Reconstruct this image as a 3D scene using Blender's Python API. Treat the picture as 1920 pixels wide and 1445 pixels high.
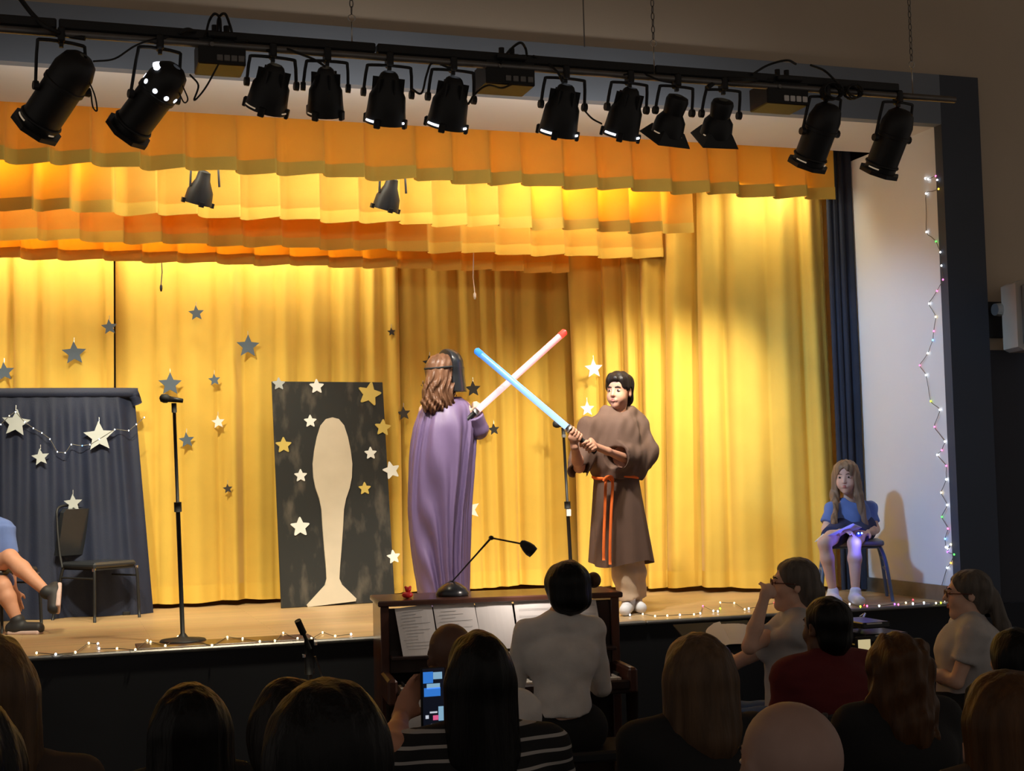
import bpy, math, random
import numpy as np
from mathutils import Vector, Matrix

for o in list(bpy.data.objects): bpy.data.objects.remove(o)
scn = bpy.context.scene
COL = scn.collection
rnd = random.Random(7)

# ------------------------------------------------------------------ camera
F = 2600.0; CX = 960.0; CY = 722.5
CAM = np.array([0.0, 0.0, 1.72])
def _axes(vx=8900.0, vy=716.0, hd=171.0):
    xd = np.array([vx-CX, -(vy-CY), -F]); xd /= np.linalg.norm(xd)
    c = -math.sin(math.atan(hd/F)); b = math.sqrt(1-c*c)
    for _ in range(20):
        a = -(b*xd[1]+c*xd[2])/xd[0]; b = math.sqrt(1-c*c-a*a)
    zd = np.array([a, b, c]); yd = np.cross(zd, xd)
    return np.array([xd, yd, zd])
AX = _axes()
def ray(x, y): return AX @ np.array([(x-CX)/F, -(y-CY)/F, -1.0])
def at(x, y, Y):            # photo direction met at distance Y from the camera row
    d = ray(x, y); return CAM + d*(Y/d[1])
def atz(x, y, Z):           # ... met at height Z
    d = ray(x, y); return CAM + d*((Z-CAM[2])/d[2])
def atx(x, y, X):
    d = ray(x, y); return CAM + d*(X/d[0])
cam_d = bpy.data.cameras.new('camera'); cam = bpy.data.objects.new('camera', cam_d)
COL.objects.link(cam); scn.camera = cam
cam_d.sensor_width = 36.0; cam_d.lens = 36.0*F/1920.0; cam_d.clip_start = 0.05; cam_d.clip_end = 100
m4 = Matrix.Identity(4)
for i in range(3):
    for j in range(3): m4[i][j] = AX[i][j]
    m4[i][3] = CAM[i]
cam.matrix_world = m4

# ------------------------------------------------------------------ world, exposure, lamps
wd = bpy.data.worlds.new('hall_ambient'); scn.world = wd; wd.use_nodes = True
bg = wd.node_tree.nodes['Background']; bg.inputs[0].default_value = (1.0, 0.87, 0.76, 1); bg.inputs[1].default_value = 0.19
vs = scn.view_settings
vs.view_transform = 'Standard'; vs.look = 'None'; vs.gamma = 1.0; vs.use_curve_mapping = False; vs.exposure = 0.0

def spot(name, loc, target, energy, color, angle, blend=0.6, radius=0.06):
    d = bpy.data.lights.new(name, 'SPOT'); d.energy = energy; d.color = color
    d.spot_size = math.radians(angle); d.spot_blend = blend; d.shadow_soft_size = radius
    o = bpy.data.objects.new(name, d); COL.objects.link(o)
    o.location = Vector(loc)
    o.rotation_euler = (Vector(target)-Vector(loc)).to_track_quat('-Z', 'Y').to_euler()
    return o
WARM = (1.0, 0.89, 0.64); COOL = (0.78, 0.88, 1.0); NEUT = (1.0, 0.95, 0.90)
S = 0.85                      # stage floor height
def strip(name, x0, x1, y, z, target_dy, target_dz, energy, color=None):     # border light: a long row of lamps hidden behind a valance
    d = bpy.data.lights.new(name, 'AREA'); d.shape = 'RECTANGLE'; d.size = x1-x0; d.size_y = .06; d.energy = energy; d.color = color or WARM
    o = bpy.data.objects.new(name, d); COL.objects.link(o); o.location = ((x0+x1)/2, y, z)
    o.rotation_euler = Vector((0, target_dy, target_dz)).to_track_quat('-Z', 'Y').to_euler()
    return o
strip('border_light', .35, 3.3, 8.72, 3.80, 1, -.55, 19, (1.0, .90, .68))
strip('border_light', -1.2, 5.0, 9.0, 3.92, -1, -.45, 4.5)
strip('border_light', 4.45, 5.1, 8.74, 3.80, .5, -1, 6)
strip('border_light', -1.4, .30, 9.26, 3.78, -1, -.45, 7)
strip('border_light', 3.1, 4.2, 9.26, 3.78, -1, -.45, 6)
strip('border_light', -1.4, .45, 9.18, 3.78, 1, -.6, 4)
strip('border_light', 2.6, 4.2, 9.18, 3.78, 1, -.6, 9)
strip('border_light', -1.4, 2.2, 9.82, 3.60, .75, -1, 38)
strip('border_light', -1.4, 1.0, 9.80, 3.55, -1, -.3, 4)

# ------------------------------------------------------------------ materials
def mat(name, col, rough=0.7, var=0.08, scale=12.0, metal=0.0, bump=0.0, bscale=60.0, transl=0.0, tcol=None,
        emit=None, estr=0.0, coat=0.0, stretch=None, spec=0.5, alpha=None, sheen=0.0):
    m = bpy.data.materials.new(name); m.use_nodes = True
    nt = m.node_tree; n = nt.nodes; L = nt.links
    p = n['Principled BSDF']; out = n['Material Output']
    p.inputs['Roughness'].default_value = rough; p.inputs['Metallic'].default_value = metal
    p.inputs['Specular IOR Level'].default_value = spec
    p.inputs['Coat Weight'].default_value = coat
    if sheen: p.inputs['Sheen Weight'].default_value = sheen
    tc = n.new('ShaderNodeTexCoord'); mp = n.new('ShaderNodeMapping'); L.new(tc.outputs['Object'], mp.inputs[0])
    if stretch: mp.inputs['Scale'].default_value = stretch
    no = n.new('ShaderNodeTexNoise'); no.inputs['Scale'].default_value = scale; no.inputs['Detail'].default_value = 4
    L.new(mp.outputs[0], no.inputs['Vector'])
    mx = n.new('ShaderNodeMix'); mx.data_type = 'RGBA'
    a = [max(0, c*(1-var*2)) for c in col]; b = [min(1, c*(1+var*2)) for c in col]
    mx.inputs['A'].default_value = (*a, 1); mx.inputs['B'].default_value = (*b, 1)
    L.new(no.outputs['Fac'], mx.inputs['Factor']); L.new(mx.outputs['Result'], p.inputs['Base Color'])
    if bump:
        nb = n.new('ShaderNodeTexNoise'); nb.inputs['Scale'].default_value = bscale; nb.inputs['Detail'].default_value = 3
        L.new(mp.outputs[0], nb.inputs['Vector'])
        bp = n.new('ShaderNodeBump'); bp.inputs['Strength'].default_value = bump; bp.inputs['Distance'].default_value = 0.01
        L.new(nb.outputs['Fac'], bp.inputs['Height']); L.new(bp.outputs[0], p.inputs['Normal'])
    if emit:
        p.inputs['Emission Color'].default_value = (*emit, 1); p.inputs['Emission Strength'].default_value = estr
    if transl:
        t = n.new('ShaderNodeBsdfTranslucent'); t.inputs[0].default_value = (*(tcol or col), 1)
        ms = n.new('ShaderNodeMixShader'); ms.inputs[0].default_value = transl
        L.new(p.outputs[0], ms.inputs[1]); L.new(t.outputs[0], ms.inputs[2]); L.new(ms.outputs[0], out.inputs['Surface'])
    m.diffuse_color = (*col, 1)
    return m

def emis(name, col, s):
    m = bpy.data.materials.new(name); m.use_nodes = True
    p = m.node_tree.nodes['Principled BSDF']
    p.inputs['Base Color'].default_value = (*col, 1); p.inputs['Roughness'].default_value = .4
    p.inputs['Emission Color'].default_value = (*col, 1); p.inputs['Emission Strength'].default_value = s
    return m

M = {}
GOLD = (0.76, 0.50, 0.080)
M['gold'] = mat('gold_velour', GOLD, .85, .05, 5, transl=.10, tcol=(.85, .36, .02), bump=.12, bscale=160, sheen=.15)
M['valance'] = mat('gold_valance', GOLD, .85, .05, 5, transl=.36, tcol=(.95, .37, .015), bump=.12, bscale=160, sheen=.15)
M['hem'] = mat('gold_hem', GOLD, .85, .05, 5, transl=.02, tcol=(.85, .36, .02), bump=.12, bscale=160)
M['navy_drape'] = mat('navy_drape', (.020, .026, .048), .85, .15, 6, bump=.15, bscale=120)
M['screen_drape'] = mat('screen_drape', (.009, .0145, .040), .7, .15, 6, bump=.15, bscale=120)
M['wall'] = mat('tan_wall', (.56, .46, .35), .9, .05, 1.5, bump=.06, bscale=90)
M['blue'] = mat('blue_trim', (.20, .225, .265), .8, .05, 2)
M['navywall'] = mat('navy_wall', (.040, .045, .066), .8, .08, 2)
M['bluedark'] = mat('blue_trim_dark', (.060, .068, .088), .8, .06, 2)  # right side of the blue border, in a darker tone
M['white'] = mat('offwhite_plaster', (.76, .755, .745), .85, .03, 1.5)
M['black'] = mat('black_wall', (.010, .011, .016), .8, .1, 2)
M['darkfloor'] = mat('hall_floor', (.05, .04, .033), .5, .15, 3)
M['blackmetal'] = mat('black_metal', (.013, .013, .014), .5, .15, 20, spec=.4)
M['greymetal'] = mat('grey_metal', (.20, .19, .18), .4, .1, 20, metal=.6)
M['steel'] = mat('bright_steel', (.55, .53, .5), .3, .05, 20, metal=.9)
M['chrome'] = mat('chrome', (.7, .7, .7), .18, .02, 20, metal=1)
M['rubber'] = mat('black_rubber', (.012, .012, .012), .7, .1, 30)
M['lens'] = emis('lit_lens', (.85, .9, 1.0), 2.0)
M['lensdim'] = emis('warm_lens', (1.0, .8, .55), 0.9)
M['vinyl'] = mat('black_vinyl', (.018, .02, .024), .28, .1, 8, spec=.6)
M['paper'] = mat('white_paper', (.82, .79, .76), .8, .03, 8)
M['ink'] = mat('grey_ink', (.18, .17, .17), .8, .05, 8)
M['piano'] = mat('walnut_piano', (.085, .032, .020), .35, .25, 9, stretch=(1, 1, .12), coat=.3)
M['pianodark'] = mat('dark_piano', (.028, .014, .011), .35, .2, 9, coat=.3)
M['ivory'] = mat('ivory_keys', (.75, .7, .6), .3, .03, 8)
M['plastic'] = mat('cream_plastic', (.5, .42, .32), .5, .04, 8)
M['red'] = mat('red_toy', (.75, .03, .03), .4, .05, 8)

def skinmat(name, col): return mat(name, col, .55, .06, 25, spec=.35)
M['skin_a'] = skinmat('skin_tan', (.56, .275, .175))
M['skin_b'] = skinmat('skin_light', (.70, .44, .33))
M['skin_c'] = skinmat('skin_pink', (.36, .235, .195))
M['skin_d'] = skinmat('skin_brown', (.13, .065, .042))
M['lip'] = skinmat('lip_tone', (.50, .17, .14))
M['eyewhite'] = mat('eye_white', (.45, .40, .37), .3, .02)
M['iris'] = mat('dark_iris', (.02, .012, .01), .25, .02)
def hairmat(name, col, var=.3, rough=.45, scale=38): return mat(name, col, rough, var, scale, bump=.5, bscale=70, stretch=(1, 1, .10), spec=.22)
M['hair_black'] = hairmat('black_hair', (.0025, .0023, .0023))
M['hair_dark'] = hairmat('dark_brown_hair', (.006, .004, .003))
M['hair_boy'] = hairmat('black_brown_hair', (.014, .009, .007), .3, .4)
M['hair_girl'] = hairmat('light_brown_hair', (.24, .15, .09), .4)
M['hair_brown'] = hairmat('brown_hair', (.11, .055, .03), .4)
M['hair_copper'] = hairmat('copper_brown_hair', (.15, .072, .04), .5, .32, 26)
M['hair_blond'] = hairmat('dark_blond_hair', (.10, .060, .034), .4)
M['hair_auburn'] = hairmat('auburn_hair', (.075, .034, .013), .4)
M['hair_grey'] = hairmat('grey_hair', (.115, .098, .085), .35)
M['brow'] = mat('eyebrow_hair', (.015, .009, .007), .7)
def cloth(name, col, var=.08): return mat(name, col, .9, var, 14, bump=.15, bscale=220)
M['robe'] = cloth('brown_robe', (.125, .070, .048), .06)
M['cape'] = mat('purple_cape', (.185, .125, .262), .45, .10, 7, bump=.2, bscale=40, stretch=(1, 1, .2))
M['orange'] = cloth('orange_cord', (.85, .16, .02))
M['khaki'] = cloth('khaki_cloth', (.56, .40, .27))
M['blueshirt'] = cloth('blue_shirt', (.13, .20, .48))
M['shortblue'] = cloth('dark_blue_shorts', (.03, .035, .10))
M['whiteshirt'] = cloth('offwhite_shirt', (.76, .73, .70))
M['greyshirt'] = cloth('grey_shirt', (.50, .48, .48))
M['redshirt'] = cloth('dark_red_shirt', (.11, .008, .010))
M['blackcloth'] = cloth('black_cloth', (.010, .010, .011))
M['browncoat'] = cloth('brown_coat', (.06, .038, .028))
M['jeans'] = cloth('blue_jeans', (.06, .12, .27))
M['stripewhite'] = cloth('white_stripe', (.34, .32, .31))
M['shoewhite'] = mat('white_shoe', (.75, .75, .78), .6, .05)
M['shoeblack'] = mat('black_shoe', (.02, .02, .024), .6, .1)
M['sole'] = mat('pink_sole', (.62, .45, .42), .7, .1, 30)
M['glass_frame'] = mat('red_frame', (.10, .02, .015), .4, .05)

# stage floor: narrow maple boards
def floor_mat():
    m = bpy.data.materials.new('maple_boards'); m.use_nodes = True
    nt = m.node_tree; n = nt.nodes; L = nt.links; p = n['Principled BSDF']
    p.inputs['Roughness'].default_value = .42
    tc = n.new('ShaderNodeTexCoord'); mp = n.new('ShaderNodeMapping'); L.new(tc.outputs['Object'], mp.inputs[0])
    br = n.new('ShaderNodeTexBrick'); L.new(mp.outputs[0], br.inputs['Vector'])
    br.inputs['Color1'].default_value = (.60, .40, .20, 1); br.inputs['Color2'].default_value = (.52, .34, .17, 1)
    br.inputs['Mortar'].default_value = (.30, .19, .09, 1); br.inputs['Scale'].default_value = 1.0
    br.inputs['Brick Width'].default_value = 1.4; br.inputs['Row Height'].default_value = .06; br.inputs['Mortar Size'].default_value = .0015
    no = n.new('ShaderNodeTexNoise'); mp2 = n.new('ShaderNodeMapping'); mp2.inputs['Scale'].default_value = (1.2, 18, 1)
    L.new(tc.outputs['Object'], mp2.inputs[0]); L.new(mp2.outputs[0], no.inputs['Vector']); no.inputs['Scale'].default_value = 3
    mx = n.new('ShaderNodeMix'); mx.data_type = 'RGBA'; mx.blend_type = 'MULTIPLY'; mx.inputs['Factor'].default_value = .35
    L.new(br.outputs['Color'], mx.inputs['A']); L.new(no.outputs['Color'], mx.inputs['B']); L.new(mx.outputs['Result'], p.inputs['Base Color'])
    return m
M['maple'] = floor_mat()
def board_mat():            # black paint brushed thinly over brown board
    m = bpy.data.materials.new('brushed_black_paint'); m.use_nodes = True
    nt = m.node_tree; n = nt.nodes; L = nt.links; p = n['Principled BSDF']; p.inputs['Roughness'].default_value = .7
    tc = n.new('ShaderNodeTexCoord'); no = n.new('ShaderNodeTexNoise'); no.inputs['Scale'].default_value = 5; no.inputs['Detail'].default_value = 8
    mp = n.new('ShaderNodeMapping'); mp.inputs['Scale'].default_value = (2.2, 1, .9); L.new(tc.outputs['Object'], mp.inputs[0]); L.new(mp.outputs[0], no.inputs['Vector'])
    cr = n.new('ShaderNodeValToRGB'); cr.color_ramp.elements[0].position = .52; cr.color_ramp.elements[0].color = (.012, .013, .0125, 1)
    cr.color_ramp.elements[1].position = .80; cr.color_ramp.elements[1].color = (.105, .09, .07, 1)
    L.new(no.outputs['Fac'], cr.inputs[0]); L.new(cr.outputs[0], p.inputs['Base Color'])
    return m
M['board'] = board_mat()

# ------------------------------------------------------------------ object helpers
def tag(o, label=None, cat=None, group=None, kind=None):
    if label: o['label'] = label
    if cat: o['category'] = cat
    if group: o['group'] = group
    if kind: o['kind'] = kind
    return o
def empty(name, loc=(0, 0, 0), rz=0.0, label=None, cat=None, group=None):
    o = bpy.data.objects.new(name, None); COL.objects.link(o); o.empty_display_size = .1
    o.location = Vector(loc); o.rotation_euler = (0, 0, rz)
    return tag(o, label, cat, group)
def setparent(o, parent):
    o.parent = parent
    o.matrix_parent_inverse = Matrix.Identity(4)
class MB:
    """collects vertices and faces for one mesh"""
    def __init__(s): s.v = []; s.f = []; s.m = []
    def add(s, vs_, fs, mi=0):
        b = len(s.v); s.v += [tuple(map(float, v)) for v in vs_]
        s.f += [tuple(b+i for i in f) for f in fs]; s.m += [mi]*len(fs); return s
    def box(s, c, size, R=None, mi=0, bev=0.0):
        hx, hy, hz = [d/2 for d in size]
        if bev:
            b = min(bev, hx*.9, hy*.9, hz*.9); pts = []
            for sx in (-1, 1):
                for sy in (-1, 1):
                    for sz in (-1, 1):
                        pts += [(sx*(hx-b), sy*(hy-b), sz*hz), (sx*(hx-b), sy*hy, sz*(hz-b)), (sx*hx, sy*(hy-b), sz*(hz-b))]
            import bmesh
            bm = bmesh.new(); vv = [bm.verts.new(p) for p in pts]
            r = bmesh.ops.convex_hull(bm, input=vv); bm.verts.index_update()
            vs_ = [Vector(v.co) for v in bm.verts]; fs = [tuple(v.index for v in f.verts) for f in bm.faces]; bm.free()
        else:
            vs_ = [Vector((x, y, z)) for x in (-hx, hx) for y in (-hy, hy) for z in (-hz, hz)]
            fs = [(0, 1, 3, 2), (4, 6, 7, 5), (0, 4, 5, 1), (2, 3, 7, 6), (0, 2, 6, 4), (1, 5, 7, 3)]
        if R is not None: vs_ = [R @ v for v in vs_]
        c = Vector(c); return s.add([v+c for v in vs_], fs, mi)
    def tube(s, pts, r, n=8, mi=0, caps=True, close=False):
        pts = [Vector(p) for p in pts]; N = len(pts)
        rr = r if isinstance(r, (list, tuple)) else [r]*N
        vs_ = []; up = None
        for i, p in enumerate(pts):
            a = pts[i-1] if (i > 0 or close) else p; b = pts[(i+1) % N] if (i < N-1 or close) else p
            t = (b-a); t = t.normalized() if t.length > 1e-9 else Vector((0, 0, 1))
            if up is None:
                up = Vector((0, 0, 1)) if abs(t.z) < .9 else Vector((1, 0, 0))
            u = t.cross(up); u = u.normalized() if u.length > 1e-6 else t.orthogonal().normalized()
            w = u.cross(t); up = w
            for k in range(n):
                an = 2*math.pi*k/n; vs_.append(p + (u*math.cos(an)+w*math.sin(an))*rr[i])
        fs = []
        for i in range(N if close else N-1):
            j = (i+1) % N
            for k in range(n):
                k2 = (k+1) % n; fs.append((i*n+k, i*n+k2, j*n+k2, j*n+k))
        if caps and not close:
            fs.append(tuple(range(n))); fs.append(tuple((N-1)*n+k for k in reversed(range(n))))
        return s.add(vs_, fs, mi)
    def lathe(s, prof, n=20, base=(0, 0, 0), R=None, mi=0, caps=True):
        vs_ = []; base = Vector(base)
        for (r, z) in prof:
            for k in range(n):
                a = 2*math.pi*k/n; v = Vector((r*math.cos(a), r*math.sin(a), z))
                vs_.append((R @ v if R is not None else v)+base)
        fs = []
        for i in range(len(prof)-1):
            for k in range(n):
                k2 = (k+1) % n; fs.append((i*n+k, i*n+k2, (i+1)*n+k2, (i+1)*n+k))
        if caps:
            fs.append(tuple(reversed(range(n)))); fs.append(tuple((len(prof)-1)*n+k for k in range(n)))
        return s.add(vs_, fs, mi)
    def prism(s, outline, y0, y1, mi=0, R=None, base=(0, 0, 0)):      # outline in xz, extruded along y
        n = len(outline); base = Vector(base)
        vs_ = [Vector((x, y0, z)) for x, z in outline]+[Vector((x, y1, z)) for x, z in outline]
        if R is not None: vs_ = [R @ v for v in vs_]
        fs = [tuple(range(n)), tuple(reversed(range(n, 2*n)))]+[(i, n+i, n+(i+1) % n, (i+1) % n) for i in range(n)]
        return s.add([v+base for v in vs_], fs, mi)
    def build(s, name, material, parent=None, smooth=False, loc=None, local=False):
        me = bpy.data.meshes.new(name); me.from_pydata(s.v, [], s.f)
        mats = material if isinstance(material, list) else [material]
        for mm in mats: me.materials.append(M[mm] if isinstance(mm, str) else mm)
        if len(mats) > 1: me.polygons.foreach_set('material_index', s.m)
        if smooth: me.polygons.foreach_set('use_smooth', [True]*len(me.polygons))
        me.validate(); me.update()
        o = bpy.data.objects.new(name, me); COL.objects.link(o)
        if parent:
            setparent(o, parent)
            if not local: me.transform(Matrix.Translation(-wloc(parent)))
        elif not local and len(me.vertices):
            co = [v.co for v in me.vertices]; xs = [c.x for c in co]; ys = [c.y for c in co]; z = min(c.z for c in co)
            b = Vector(((min(xs)+max(xs))/2, (min(ys)+max(ys))/2, z)); me.transform(Matrix.Translation(-b)); o.location = b
        if loc is not None: o.location = Vector(loc)
        return o
def wloc(o):
    v = Vector((0, 0, 0))
    while o is not None: v = v+o.location; o = o.parent
    return v
def smooth_by_angle(o, ang=40):
    me = o.data
    me.polygons.foreach_set('use_smooth', [True]*len(me.polygons))
    import bmesh
    bm = bmesh.new(); bm.from_mesh(me); ca = math.radians(ang)
    for e in bm.edges:
        if len(e.link_faces) == 2 and e.calc_face_angle(0) > ca: e.smooth = False
    bm.to_mesh(me); bm.free(); return o
def Rdir(d, up=(0, 0, 1)):      # rotation whose local Z points along d
    return Vector(d).to_track_quat('Z', 'Y').to_matrix()
def catmull(pts, n=8):
    P = [np.array(p, float) for p in pts]; P = [2*P[0]-P[1]]+P+[2*P[-1]-P[-2]]; out = []
    for i in range(1, len(P)-2):
        for k in range(n):
            t = k/n; a, b, c, d = P[i-1:i+3]
            out.append(.5*((2*b)+(-a+c)*t+(2*a-5*b+4*c-d)*t*t+(-a+3*b-3*c+d)*t**3))
    out.append(P[-2]); return out
def copy_tree(o, parent=None):
    c = o.copy(); COL.objects.link(c)
    if parent: c.parent = parent; c.matrix_parent_inverse = Matrix.Identity(4)
    for ch in o.children: copy_tree(ch, c)
    return c

# ------------------------------------------------------------------ implicit-surface modeller (numpy surface nets)
class SDF:
    def __init__(s, vox): s.ops = []; s.vox = vox; s.planes = []
    def cap(s, a, b, ra, rb, k=.02): s.ops.append(('cap', np.array(a, float), np.array(b, float), ra, rb, k, 1)); return s
    def cone(s, a, b, ra, rb, k=.01, sub=False): s.ops.append(('cone', np.array(a, float), np.array(b, float), ra, rb, k, -1 if sub else 1)); return s
    def ell(s, c, r, R=None, k=.02, sub=False): s.ops.append(('ell', np.array(c, float), np.array(r, float), np.eye(3) if R is None else np.array(R, float), None, k, -1 if sub else 1)); return s
    def box(s, c, h, R=None, rad=.01, k=.01, sub=False): s.ops.append(('box', np.array(c, float), np.array(h, float), np.eye(3) if R is None else np.array(R, float), rad, k, -1 if sub else 1)); return s
    def plane(s, p, n):          # keep the side the normal points away from
        n = np.array(n, float); n /= np.linalg.norm(n); s.ops.append(('plane', np.array(p, float), n, None, None, 0, 0)); return s
    def disp(s, fn): s.ops.append(('disp', fn, None, None, None, 0, 0)); return s
    def bounds(s, op):
        t = op[0]
        if t in ('cap', 'cone'):
            r = max(op[3], op[4]); return np.minimum(op[1], op[2])-r, np.maximum(op[1], op[2])+r
        if t == 'ell':
            e = np.sqrt(((op[3]*op[2][None, :])**2).sum(1)); return op[1]-e, op[1]+e
        e = (np.abs(op[3])*(op[2]+op[4])[None, :]).sum(1); return op[1]-e, op[1]+e
    def mesh(s):
        v = s.vox; add = [o for o in s.ops if o[6] == 1]
        lo = np.min([s.bounds(o)[0] for o in add], axis=0)-4*v; hi = np.max([s.bounds(o)[1] for o in add], axis=0)+4*v
        n = np.ceil((hi-lo)/v).astype(int)+1
        D = np.full(n, .06, np.float32)
        ax = [lo[i]+v*np.arange(n[i]) for i in range(3)]
        for op in s.ops:
            if op[0] == 'plane':
                g = (ax[0][:, None, None]-op[1][0])*op[2][0]+(ax[1][None, :, None]-op[1][1])*op[2][1]+(ax[2][None, None, :]-op[1][2])*op[2][2]
                D = np.maximum(D, g.astype(np.float32)); continue
            if op[0] == 'disp':
                I = np.nonzero(np.abs(D) < .05); P = np.stack([ax[i][I[i]] for i in range(3)], 1)
                D[I] += op[1](P).astype(np.float32); continue
            bl, bh = s.bounds(op); k = op[5]; mg = max(k, 3*v)+v
            i0 = np.clip(((bl-mg-lo)/v).astype(int), 0, n-1); i1 = np.clip(((bh+mg-lo)/v).astype(int)+2, 1, n)
            sl = tuple(slice(i0[i], i1[i]) for i in range(3))
            X = ax[0][sl[0]][:, None, None]; Y = ax[1][sl[1]][None, :, None]; Z = ax[2][sl[2]][None, None, :]
            if op[0] in ('cap', 'cone'):
                a, b = op[1], op[2]; ba = b-a; L2 = max(ba@ba, 1e-9)
                t = ((X-a[0])*ba[0]+(Y-a[1])*ba[1]+(Z-a[2])*ba[2])/L2
                tc = np.clip(t, 0, 1)
                q = np.sqrt((X-a[0]-ba[0]*(tc if op[0] == 'cap' else t))**2+(Y-a[1]-ba[1]*(tc if op[0] == 'cap' else t))**2+(Z-a[2]-ba[2]*(tc if op[0] == 'cap' else t))**2)
                d = q-(op[3]+(op[4]-op[3])*tc)
                if op[0] == 'cone': L = math.sqrt(L2); d = np.maximum(d, np.maximum(-t*L, (t-1)*L))
            else:
                R = op[3]; px, py, pz = X-op[1][0], Y-op[1][1], Z-op[1][2]
                q = [px*R[0, i]+py*R[1, i]+pz*R[2, i] for i in range(3)]
                if op[0] == 'ell':
                    r = op[2]; k0 = np.sqrt(sum((q[i]/r[i])**2 for i in range(3))); k1 = np.sqrt(sum((q[i]/r[i]**2)**2 for i in range(3)))
                    d = k0*(k0-1)/np.maximum(k1, 1e-6)
                else:
                    e = [np.abs(q[i])-op[2][i] for i in range(3)]
                    d = np.sqrt(sum(np.maximum(x, 0)**2 for x in e))+np.minimum(np.maximum(np.maximum(e[0], e[1]), e[2]), 0)-op[4]
            d = d.astype(np.float32); c = D[sl]
            if op[6] == 1:
                h = np.maximum(k-np.abs(c-d), 0)/max(k, 1e-6); D[sl] = np.minimum(c, d)-h*h*k*.25
            else:
                d = -d; h = np.maximum(k-np.abs(c-d), 0)/max(k, 1e-6); D[sl] = np.maximum(c, d)+h*h*k*.25
        for i in range(3):
            idx = [slice(None)]*3
            for e in (0, -1): idx[i] = e; D[tuple(idx)] = np.maximum(D[tuple(idx)], .01)
        return s.nets(D, lo, v)
    @staticmethod
    def nets(D, lo, v):
        s_ = D < 0; n = np.array(D.shape)
        cnt = np.zeros(n-1, np.int8)
        for i in (0, 1):
            for j in (0, 1):
                for k in (0, 1): cnt += s_[i:n[0]-1+i, j:n[1]-1+j, k:n[2]-1+k]
        act = (cnt > 0) & (cnt < 8); I = np.argwhere(act)
        idx = np.full(n-1, -1, np.int32); idx[act] = np.arange(len(I))
        acc = np.zeros((len(I), 3)); w = np.zeros(len(I))
        cor = {(i, j, k): D[I[:, 0]+i, I[:, 1]+j, I[:, 2]+k] for i in (0, 1) for j in (0, 1) for k in (0, 1)}
        for axis in range(3):
            o = [a for a in range(3) if a != axis]
            for p in (0, 1):
                for q in (0, 1):
                    c0 = [0, 0, 0]; c0[o[0]] = p; c0[o[1]] = q; c1 = list(c0); c1[axis] = 1
                    a = cor[tuple(c0)]; b = cor[tuple(c1)]; m = (a < 0) != (b < 0)
                    t = np.where(m, a/np.where(m, a-b, 1), 0)
                    pt = np.array([c0]*len(I), float); pt[:, axis] = t
                    acc[m] += pt[m]; w[m] += 1
        V = lo+v*(I+acc/w[:, None])
        fs = []
        for axis in range(3):
            o = [a for a in range(3) if a != axis]
            sl0 = [slice(1, n[a]-1) for a in range(3)]; sl0[axis] = slice(0, n[axis]-1); sl1 = list(sl0); sl1[axis] = slice(1, n[axis])
            a = s_[tuple(sl0)]; b = s_[tuple(sl1)]; E = np.argwhere(a != b)
            if len(E) == 0: continue
            off = np.array([1, 1, 1]); off[axis] = 0; E = E+off
            flip = s_[E[:, 0], E[:, 1], E[:, 2]]
            q = []
            for (p, r) in ((-1, -1), (0, -1), (0, 0), (-1, 0)):
                e = E.copy(); e[:, o[0]] += p; e[:, o[1]] += r; q.append(idx[e[:, 0], e[:, 1], e[:, 2]])
            q = np.stack(q, 1)
            if axis == 1: flip = ~flip
            q[~flip] = q[~flip][:, ::-1]; fs.append(q)
        return V, np.concatenate(fs)
    def build(s, name, material, parent=None, origin=None):
        V, Q = s.mesh()
        org = np.array(wloc(parent) if (parent is not None and origin is None) else (origin if origin is not None else (0, 0, 0)), float)
        V = V-org
        me = bpy.data.meshes.new(name)
        me.vertices.add(len(V)); me.vertices.foreach_set('co', V.astype(np.float32).ravel())
        me.loops.add(len(Q)*4); me.loops.foreach_set('vertex_index', Q.astype(np.int32).ravel())
        me.polygons.add(len(Q)); me.polygons.foreach_set('loop_start', np.arange(0, len(Q)*4, 4, dtype=np.int32))
        try: me.polygons.foreach_set('loop_total', np.full(len(Q), 4, np.int32))
        except Exception: pass
        me.polygons.foreach_set('use_smooth', np.ones(len(Q), bool))
        me.update(calc_edges=True); me.validate()
        me.materials.append(M[material] if isinstance(material, str) else material)
        o = bpy.data.objects.new(name, me); COL.objects.link(o)
        if parent is not None: setparent(o, parent)
        else: o.location = Vector(org)
        return o
def wrinkle(seed, amp, freq=25, stretch=(1, 1, .4)):
    r = np.random.RandomState(seed); W = r.normal(size=(7, 3))*freq*np.array(stretch); ph = r.rand(7)*6.28
    return lambda P: amp*np.mean([np.sin(P@W[i]+ph[i]) for i in range(7)], axis=0)*1.6
# ================================================================== THE SETTING
YL = 7.65; XR = 5.5; ZT = 3.96; XL = -3.2
def struct(name, m, *boxes, label=None):
    b = MB()
    for (x0, x1, y0, y1, z0, z1) in boxes: b.box(((x0+x1)/2, (y0+y1)/2, (z0+z1)/2), (x1-x0, y1-y0, z1-z0))
    return tag(b.build(name, m), label, kind='structure')
struct('floor', 'darkfloor', (-5, 9.5, -3.5, YL+.1, -.12, 0), label='dark floor of the hall below the stage')
struct('stage_floor', 'maple', (-4.2, 6.6, YL+.1, 10.9, S-.1, S), (-4.2, XR, YL-.02, YL+.1, S-.018, S), label='pale maple stage floor')
struct('wall_stage_front', 'black', (-5, 9.5, YL-.03, YL+.1, 0, S-.018), label='black wall below the stage edge')
struct('wall_front', 'wall', (-5, XR+.02, YL+.01, YL+.25, ZT+.05, 6.0), (XR+.02, 9.5, YL+.01, YL+.25, 2.48, 6.0), label='tan hall wall around the stage opening')
struct('wall_front_lower', 'navywall', (XR+.02, 9.5, YL, YL+.25, S-.1, 2.48), label='dark navy lower hall wall right of the stage')
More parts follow.
